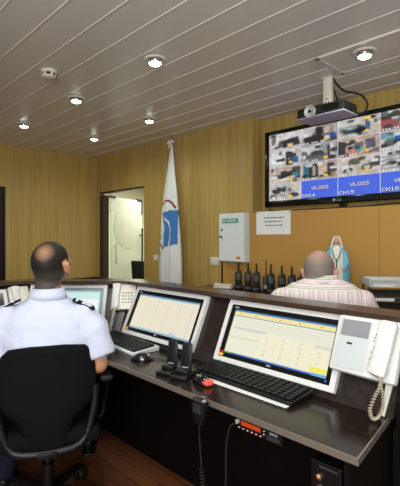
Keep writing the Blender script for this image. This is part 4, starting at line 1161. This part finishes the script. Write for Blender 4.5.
def eyes_for(M, parent):
    for s_ in (-1, 1):
        b = MB(); b.ball(M @ Vector((s_ * 0.031, 0.079, 0.002)), 0.012, 14); e = b.build('eye', M_paper, parent, True)
        b = MB(); b.ball(M @ Vector((s_ * 0.031, 0.0865, 0.002)), 0.0055, 10); b.build('iris', M_dark, e, True)


# ---- first man: pale blue uniform shirt, seen from behind
def FX1(q): return 0.115 if q > 0 else -0.27


def FY1(q): return 0.635 if q > 0 else 0.26


def KX1(q): return 0.12 if q > 0 else -0.23


p1 = empty('person', MAN1, RZ1 + math.radians(7), 'man in pale blue short sleeved uniform shirt seated from behind at left', 'person')
b = MB()
HC1 = Vector((0.020, 0.0, 1.218))
M1 = add_head(b, HC1, math.radians(-20), 1.04, math.radians(24))
b.chain([(0.002, -0.005, 1.04, 0.064), (0.004, -0.012, 1.12, 0.060), (0.006, -0.014, 1.18, 0.060)], 20)
b.loft([ell_ring(z, rx, ry, cy) for (z, rx, ry, cy) in ((0.48, 0.15, 0.11, 0.0), (0.62, 0.15, 0.10, -0.02), (0.85, 0.165, 0.10, -0.03), (0.98, 0.16, 0.08, -0.02), (1.04, 0.09, 0.06, -0.01))])
for s_ in (-1, 1):
    b.chain([(s_ * 0.165, -0.03, 0.955, 0.044), (s_ * 0.228, -0.045, 0.86, 0.044), (s_ * 0.252, -0.055, 0.735, 0.042), (s_ * 0.225, 0.02, 0.70, 0.038), (s_ * 0.165, 0.16, 0.655, 0.026)], 16)
    add_hand(b, (s_ * 0.165, 0.16, 0.655), (-s_ * 0.28, 0.95, -0.12), (0, 0, 1), (-s_, 0.1, 0))
    b.chain([(s_ * 0.09, 0.0, 0.535, 0.075), ((KX1(s_) + s_ * 0.10) / 2, 0.20, 0.545, 0.066), (KX1(s_), 0.40, 0.53, 0.052), ((KX1(s_) + FX1(s_)) / 2, 0.16 + 0.56 * FY1(s_), 0.30, 0.046), (FX1(s_), FY1(s_) - 0.06, 0.10, 0.034), (FX1(s_), FY1(s_), 0.05, 0.03)], 16)
body1 = b.fuse('body', M_skin, p1, 0.006, 5)
eyes_for(M1, p1)
hm1 = hair_mat('dark_cropped_hair', '#1d1815', '#9c7458', (0.004, -0.080, 1.276), (0.033, 0.055, 0.032), ('#4f4741', 1.12, 1.20), 0.55)
hair_from(body1, M1, lambda c: (c.z > -0.080 + max(0, c.y + 0.06) * 1.1 and c.z > -0.078 and c.y < 0.045 + c.z * 0.2 and not (abs(c.x) > 0.072 and c.z < 0.03 and c.y > -0.036)), hm1, p1)
b = MB()
b.loft([ell_ring(z, rx, ry, cy) for (z, rx, ry, cy) in ((0.62, 0.182, 0.132, -0.016), (0.66, 0.190, 0.134, -0.020), (0.72, 0.196, 0.130, -0.025), (0.85, 0.208, 0.125, -0.035), (0.94, 0.206, 0.112, -0.03), (0.995, 0.190, 0.095, -0.025), (1.03, 0.135, 0.082, -0.018), (1.055, 0.09, 0.074, -0.014), (1.075, 0.066, 0.066, -0.010))])
for s_ in (-1, 1):
    b.chain([(s_ * 0.172, -0.03, 0.968, 0.067), (s_ * 0.222, -0.042, 0.90, 0.072), (s_ * 0.244, -0.048, 0.825, 0.073)], 20)
    a_, c_ = Vector((s_ * 0.244, -0.048, 0.825)), Vector((s_ * 0.258, -0.052, 0.775))
    b.cyl(a_, c_, 0.073, 0.074, 24)
shirt1 = b.fuse('shirt', M_shirt, p1, 0.0075, 5)
tx = bpy.data.textures.new('cloth_folds', 'CLOUDS'); tx.noise_scale = 0.09
md = shirt1.modifiers.new('folds', 'DISPLACE'); md.texture = tx; md.strength = 0.02; md.mid_level = 0.5
b = MB()
for k, (r0, r1, za, zb) in enumerate(((0.073, 0.066, 1.062, 1.112),)):
    rg = []
    for (r, z) in ((0.092, 1.054), (0.084, 1.078), (0.0745, 1.103), (0.0685, 1.104), (0.070, 1.078), (0.080, 1.048)):
        rg.append([(0.003 + r * math.cos(a), -0.011 + r * 0.98 * math.sin(a), z - 0.03 * max(0, math.sin(a))) for a in [2 * PI * q / 40 for q in range(40)]])
    b.loft(rg)
b.build('collar', M_shirt, p1, True)
for s_ in (-1, 1):
    b = MB(); b.prism([(s_ * 0.125, -0.060, 1.041), (s_ * 0.125, -0.005, 1.041), (s_ * 0.222, -0.010, 0.999), (s_ * 0.230, -0.035, 0.994), (s_ * 0.222, -0.065, 0.996)], (0, 0, 0.012), 0.003); ep_ = b.build('epaulette', M_navy, p1)
    for k in range(3):
        b = MB(); x = 0.145 + k * 0.03; b.box((s_ * x, -0.035, 1.0525 - (x - 0.125) * 0.44), (0.009, 0.05, 0.007), rot=(0, s_ * 0.42, 0)); b.build('rank_bar', M_paper, ep_)
b = MB()
b.loft([ell_ring(z, rx, ry, cy) for (z, rx, ry, cy) in ((0.482, 0.17, 0.12, 0.0), (0.54, 0.188, 0.142, 0.0), (0.66, 0.192, 0.140, -0.018))])
for s_ in (-1, 1):
    b.chain([(s_ * 0.095, 0.0, 0.552, 0.083), ((KX1(s_) + s_ * 0.10) / 2, 0.20, 0.556, 0.076), (KX1(s_), 0.40, 0.535, 0.064), ((KX1(s_) + FX1(s_)) / 2, 0.16 + 0.56 * FY1(s_), 0.30, 0.060), (FX1(s_), FY1(s_) - 0.06, 0.11, 0.052)], 18)
b.fuse('trousers', M_navy, p1, 0.008, 4)
for s_ in (-1, 1):
    fx, fy = FX1(s_), FY1(s_)
    b = MB(); b.ball((fx, fy, 0.042), (0.046, 0.110, 0.042), 20); b.ball((fx, fy - 0.055, 0.06), (0.045, 0.055, 0.055), 16); b.box((fx, fy - 0.01, 0.009), (0.085, 0.22, 0.018), 0.008)
    sh = b.fuse('shoe', M_black, p1, 0.006, 3)
    b = MB()
    for k in range(3): b.box((fx, fy + 0.015 + k * 0.02, 0.082 - k * 0.005), (0.05, 0.007, 0.006), 0.002)
    b.build('laces', M_silver, sh)

# ---- second man: striped shirt, behind the ledge
MAN2 = (-1.085, 1.900, 0.0); RZ2 = math.radians(34)
p2_ = empty('person', MAN2, RZ2, 'man with cropped grey hair and striped pink shirt seated behind the console ledge', 'person')
b = MB()
HC2 = Vector((-0.008, 0.01, 1.178))
M2 = add_head(b, HC2, math.radians(-14), 0.96, math.radians(12))
b.chain([(0.0, -0.005, 1.02, 0.066), (0.0, -0.01, 1.09, 0.062), (0.0, -0.006, 1.14, 0.060)], 20)
b.loft([ell_ring(z, rx, ry, cy) for (z, rx, ry, cy) in ((0.48, 0.15, 0.11, 0.0), (0.62, 0.15, 0.10, 0.0), (0.85, 0.165, 0.10, -0.01), (0.96, 0.16, 0.08, -0.01), (1.03, 0.09, 0.06, -0.01))])
for s_ in (-1, 1):
    b.chain([(s_ * 0.185, -0.01, 0.98, 0.044), (s_ * 0.240, 0.01, 0.84, 0.044), (s_ * 0.262, 0.03, 0.71, 0.042), (s_ * 0.23, 0.10, 0.685, 0.038), (s_ * 0.165, 0.22, 0.655, 0.026)], 16)
    add_hand(b, (s_ * 0.165, 0.22, 0.655), (-s_ * 0.28, 0.95, -0.12), (0, 0, 1), (-s_, 0.1, 0))
    b.chain([(s_ * 0.09, 0.0, 0.535, 0.075), (s_ * 0.115, 0.20, 0.545, 0.066), (s_ * 0.12, 0.40, 0.53, 0.052), (s_ * 0.105, 0.42, 0.30, 0.046), (s_ * 0.085, 0.44, 0.10, 0.034), (s_ * 0.085, 0.50, 0.05, 0.03)], 16)
body2 = b.fuse('body', M_skin2, p2_, 0.006, 5)
eyes_for(M2, p2_)
hm2_ = hair_mat('grey_cropped_hair', '#786e66', '#a98573', M2 @ Vector((0.0, -0.03, 0.11)), (0.06, 0.07, 0.045), ('#8d847d', 1.09, 1.2), 0.6, 0.35)
hair_from(body2, M2, lambda c: (c.z > -0.06 + max(0, c.y + 0.06) * 1.1 and c.y < 0.045 + c.z * 0.2 and not (abs(c.x) > 0.072 and c.z < 0.03 and c.y > -0.036)), hm2_, p2_, 0.002)


def stripe_mat():
    m = bpy.data.materials.new('pink_olive_striped_cotton'); m.use_nodes = True; nt = m.node_tree; N = nt.nodes.new; L = nt.links.new; b = nt.nodes['Principled BSDF']
    b.inputs['Roughness'].default_value = 0.85; b.inputs['Specular IOR Level'].default_value = 0.2
    tc = N('ShaderNodeTexCoord'); sp = N('ShaderNodeSeparateXYZ'); L(tc.outputs['Object'], sp.inputs[0])
    # below the yoke stripes run down the back, on the yoke they run across
    gt = N('ShaderNodeMath'); gt.operation = 'GREATER_THAN'; gt.inputs[1].default_value = 1.095; L(sp.outputs[2], gt.inputs[0])
    mx = N('ShaderNodeMix'); L(gt.outputs[0], mx.inputs[0]); L(sp.outputs[0], mx.inputs[2]); L(sp.outputs[2], mx.inputs[3])
    mu = N('ShaderNodeMath'); mu.operation = 'MULTIPLY'; mu.inputs[1].default_value = 1 / 0.045; L(mx.outputs[0], mu.inputs[0])
    fr = N('ShaderNodeMath'); fr.operation = 'FRACT'; L(mu.outputs[0], fr.inputs[0])
    r = N('ShaderNodeValToRGB'); r.color_ramp.interpolation = 'CONSTANT'; E = r.color_ramp.elements
    E[0].position = 0; E[0].color = (*lin('#d9c3c6'), 1); E[1].position = 0.30; E[1].color = (*lin('#dcd6d0'), 1)
    for p_, c in ((0.42, '#aba391'), (0.52, '#d6d0c6'), (0.62, '#b3ab99'), (0.72, '#dcd6d0'), (0.86, '#c9adb2')):
        e = E.new(p_); e.color = (*lin(c), 1)
    L(fr.outputs[0], r.inputs[0]); L(r.outputs[0], b.inputs['Base Color']); return m


M_stripe = stripe_mat()
b = MB()
b.loft([ell_ring(z, rx, ry, cy) for (z, rx, ry, cy) in ((0.50, 0.185, 0.14, 0.0), (0.62, 0.19, 0.14, 0.0), (0.74, 0.196, 0.135, -0.005), (0.86, 0.215, 0.13, -0.012), (1.0, 0.225, 0.118, -0.012), (1.075, 0.205, 0.10, -0.012), (1.115, 0.15, 0.086, -0.012), (1.138, 0.095, 0.076, -0.010), (1.148, 0.068, 0.068, -0.008))])
for s_ in (-1, 1):
    b.chain([(s_ * 0.190, -0.01, 1.022, 0.070), (s_ * 0.245, 0.005, 0.90, 0.066), (s_ * 0.262, 0.025, 0.73, 0.058), (s_ * 0.232, 0.10, 0.69, 0.050), (s_ * 0.18, 0.195, 0.662, 0.040)], 20)
shirt2 = b.fuse('shirt', M_stripe, p2_, 0.0075, 5)
md = shirt2.modifiers.new('folds', 'DISPLACE'); md.texture = tx; md.strength = 0.012; md.mid_level = 0.5
b = MB(); rg = []
for (r, z) in ((0.090, 1.125), (0.083, 1.145), (0.076, 1.163), (0.070, 1.164), (0.071, 1.145), (0.079, 1.122)):
    rg.append([(r * math.cos(a), -0.008 + r * 0.98 * math.sin(a), z - 0.03 * max(0, math.sin(a))) for a in [2 * PI * q / 40 for q in range(40)]])
b.loft(rg); b.build('collar', M_stripe, p2_, True)
b = MB()
b.loft([ell_ring(z, rx, ry, cy) for (z, rx, ry, cy) in ((0.482, 0.17, 0.12, 0.0), (0.54, 0.190, 0.146, 0.0), (0.60, 0.192, 0.146, 0.0))])
for s_ in (-1, 1):
    b.chain([(s_ * 0.095, 0.0, 0.552, 0.083), (s_ * 0.118, 0.20, 0.556, 0.076), (s_ * 0.122, 0.40, 0.535, 0.064), (s_ * 0.107, 0.42, 0.30, 0.060), (s_ * 0.088, 0.44, 0.11, 0.052)], 18)
b.fuse('trousers', mat('dark_grey_cloth', '#2a2a30', 0.9, spec=0.2), p2_, 0.008, 4)
for s_ in (-1, 1):
    b = MB(); b.ball((s_ * 0.085, 0.50, 0.042), (0.046, 0.110, 0.042), 20); b.ball((s_ * 0.086, 0.445, 0.06), (0.045, 0.055, 0.055), 16); b.box((s_ * 0.085, 0.49, 0.009), (0.085, 0.22, 0.018), 0.008)
    b.fuse('shoe', M_black, p2_, 0.006, 3)
b = MB()
for s_ in (-1, 1): b.tube([M2 @ Vector((s_ * 0.084, -0.022, 0.016)), M2 @ Vector((s_ * 0.082, 0.02, 0.018)), M2 @ Vector((s_ * 0.072, 0.098, 0.012))], 0.0028, 6)
fr_ = [M2 @ Vector((x, 0.108 - 0.5 * x * x, 0.002 + z)) for (x, z) in ((-0.06, 0.014), (-0.03, 0.018), (0, 0.012), (0.03, 0.018), (0.06, 0.014))]
b.tube(fr_, 0.002, 6)
for s_ in (-1, 1): b.tube([M2 @ Vector((s_ * 0.034 + 0.024 * math.cos(a), 0.108, 0.0 + 0.018 * math.sin(a))) for a in [2 * PI * k / 16 for k in range(17)]], 0.0014, 5)
gl = b.build('glasses', M_black, None, True); gl.location = MAN2; gl.rotation_euler = (0, 0, RZ2); tag(gl, 'dark framed glasses worn by the man in striped pink shirt', 'glasses')
office_chair(MAN2, RZ2, 'black office chair under the man in striped shirt behind the ledge', 54.0)

# chair in the corridor
cc = empty('waiting_chair', (-5.52, 3.93, 0), math.radians(20), 'black chair seen through the glass doorway', 'chair')
b = MB(); b.box((0, 0.19, 0.70), (0.42, 0.045, 0.52), 0.02, (0.12, 0, 0), 4); b.build('backrest', M_black, cc, 'auto')
b = MB(); b.box((0, -0.02, 0.45), (0.44, 0.42, 0.06), 0.02, seg=3); b.build('seat', M_black, cc, 'auto')
for sx in (-1, 1):
    for sy in (-1, 1):
        b = MB(); b.cyl((sx * 0.19, sy * 0.17, 0), (sx * 0.18, sy * 0.16, 0.43), 0.012, n=12); b.build('leg', M_chrome, cc, 'auto')
    b = MB(); b.tube([(sx * 0.17, 0.15, 0.42), (sx * 0.17, 0.205, 0.48), (sx * 0.17, 0.225, 0.6)], 0.01, 8); b.build('back_support', M_chrome, cc, 'auto')
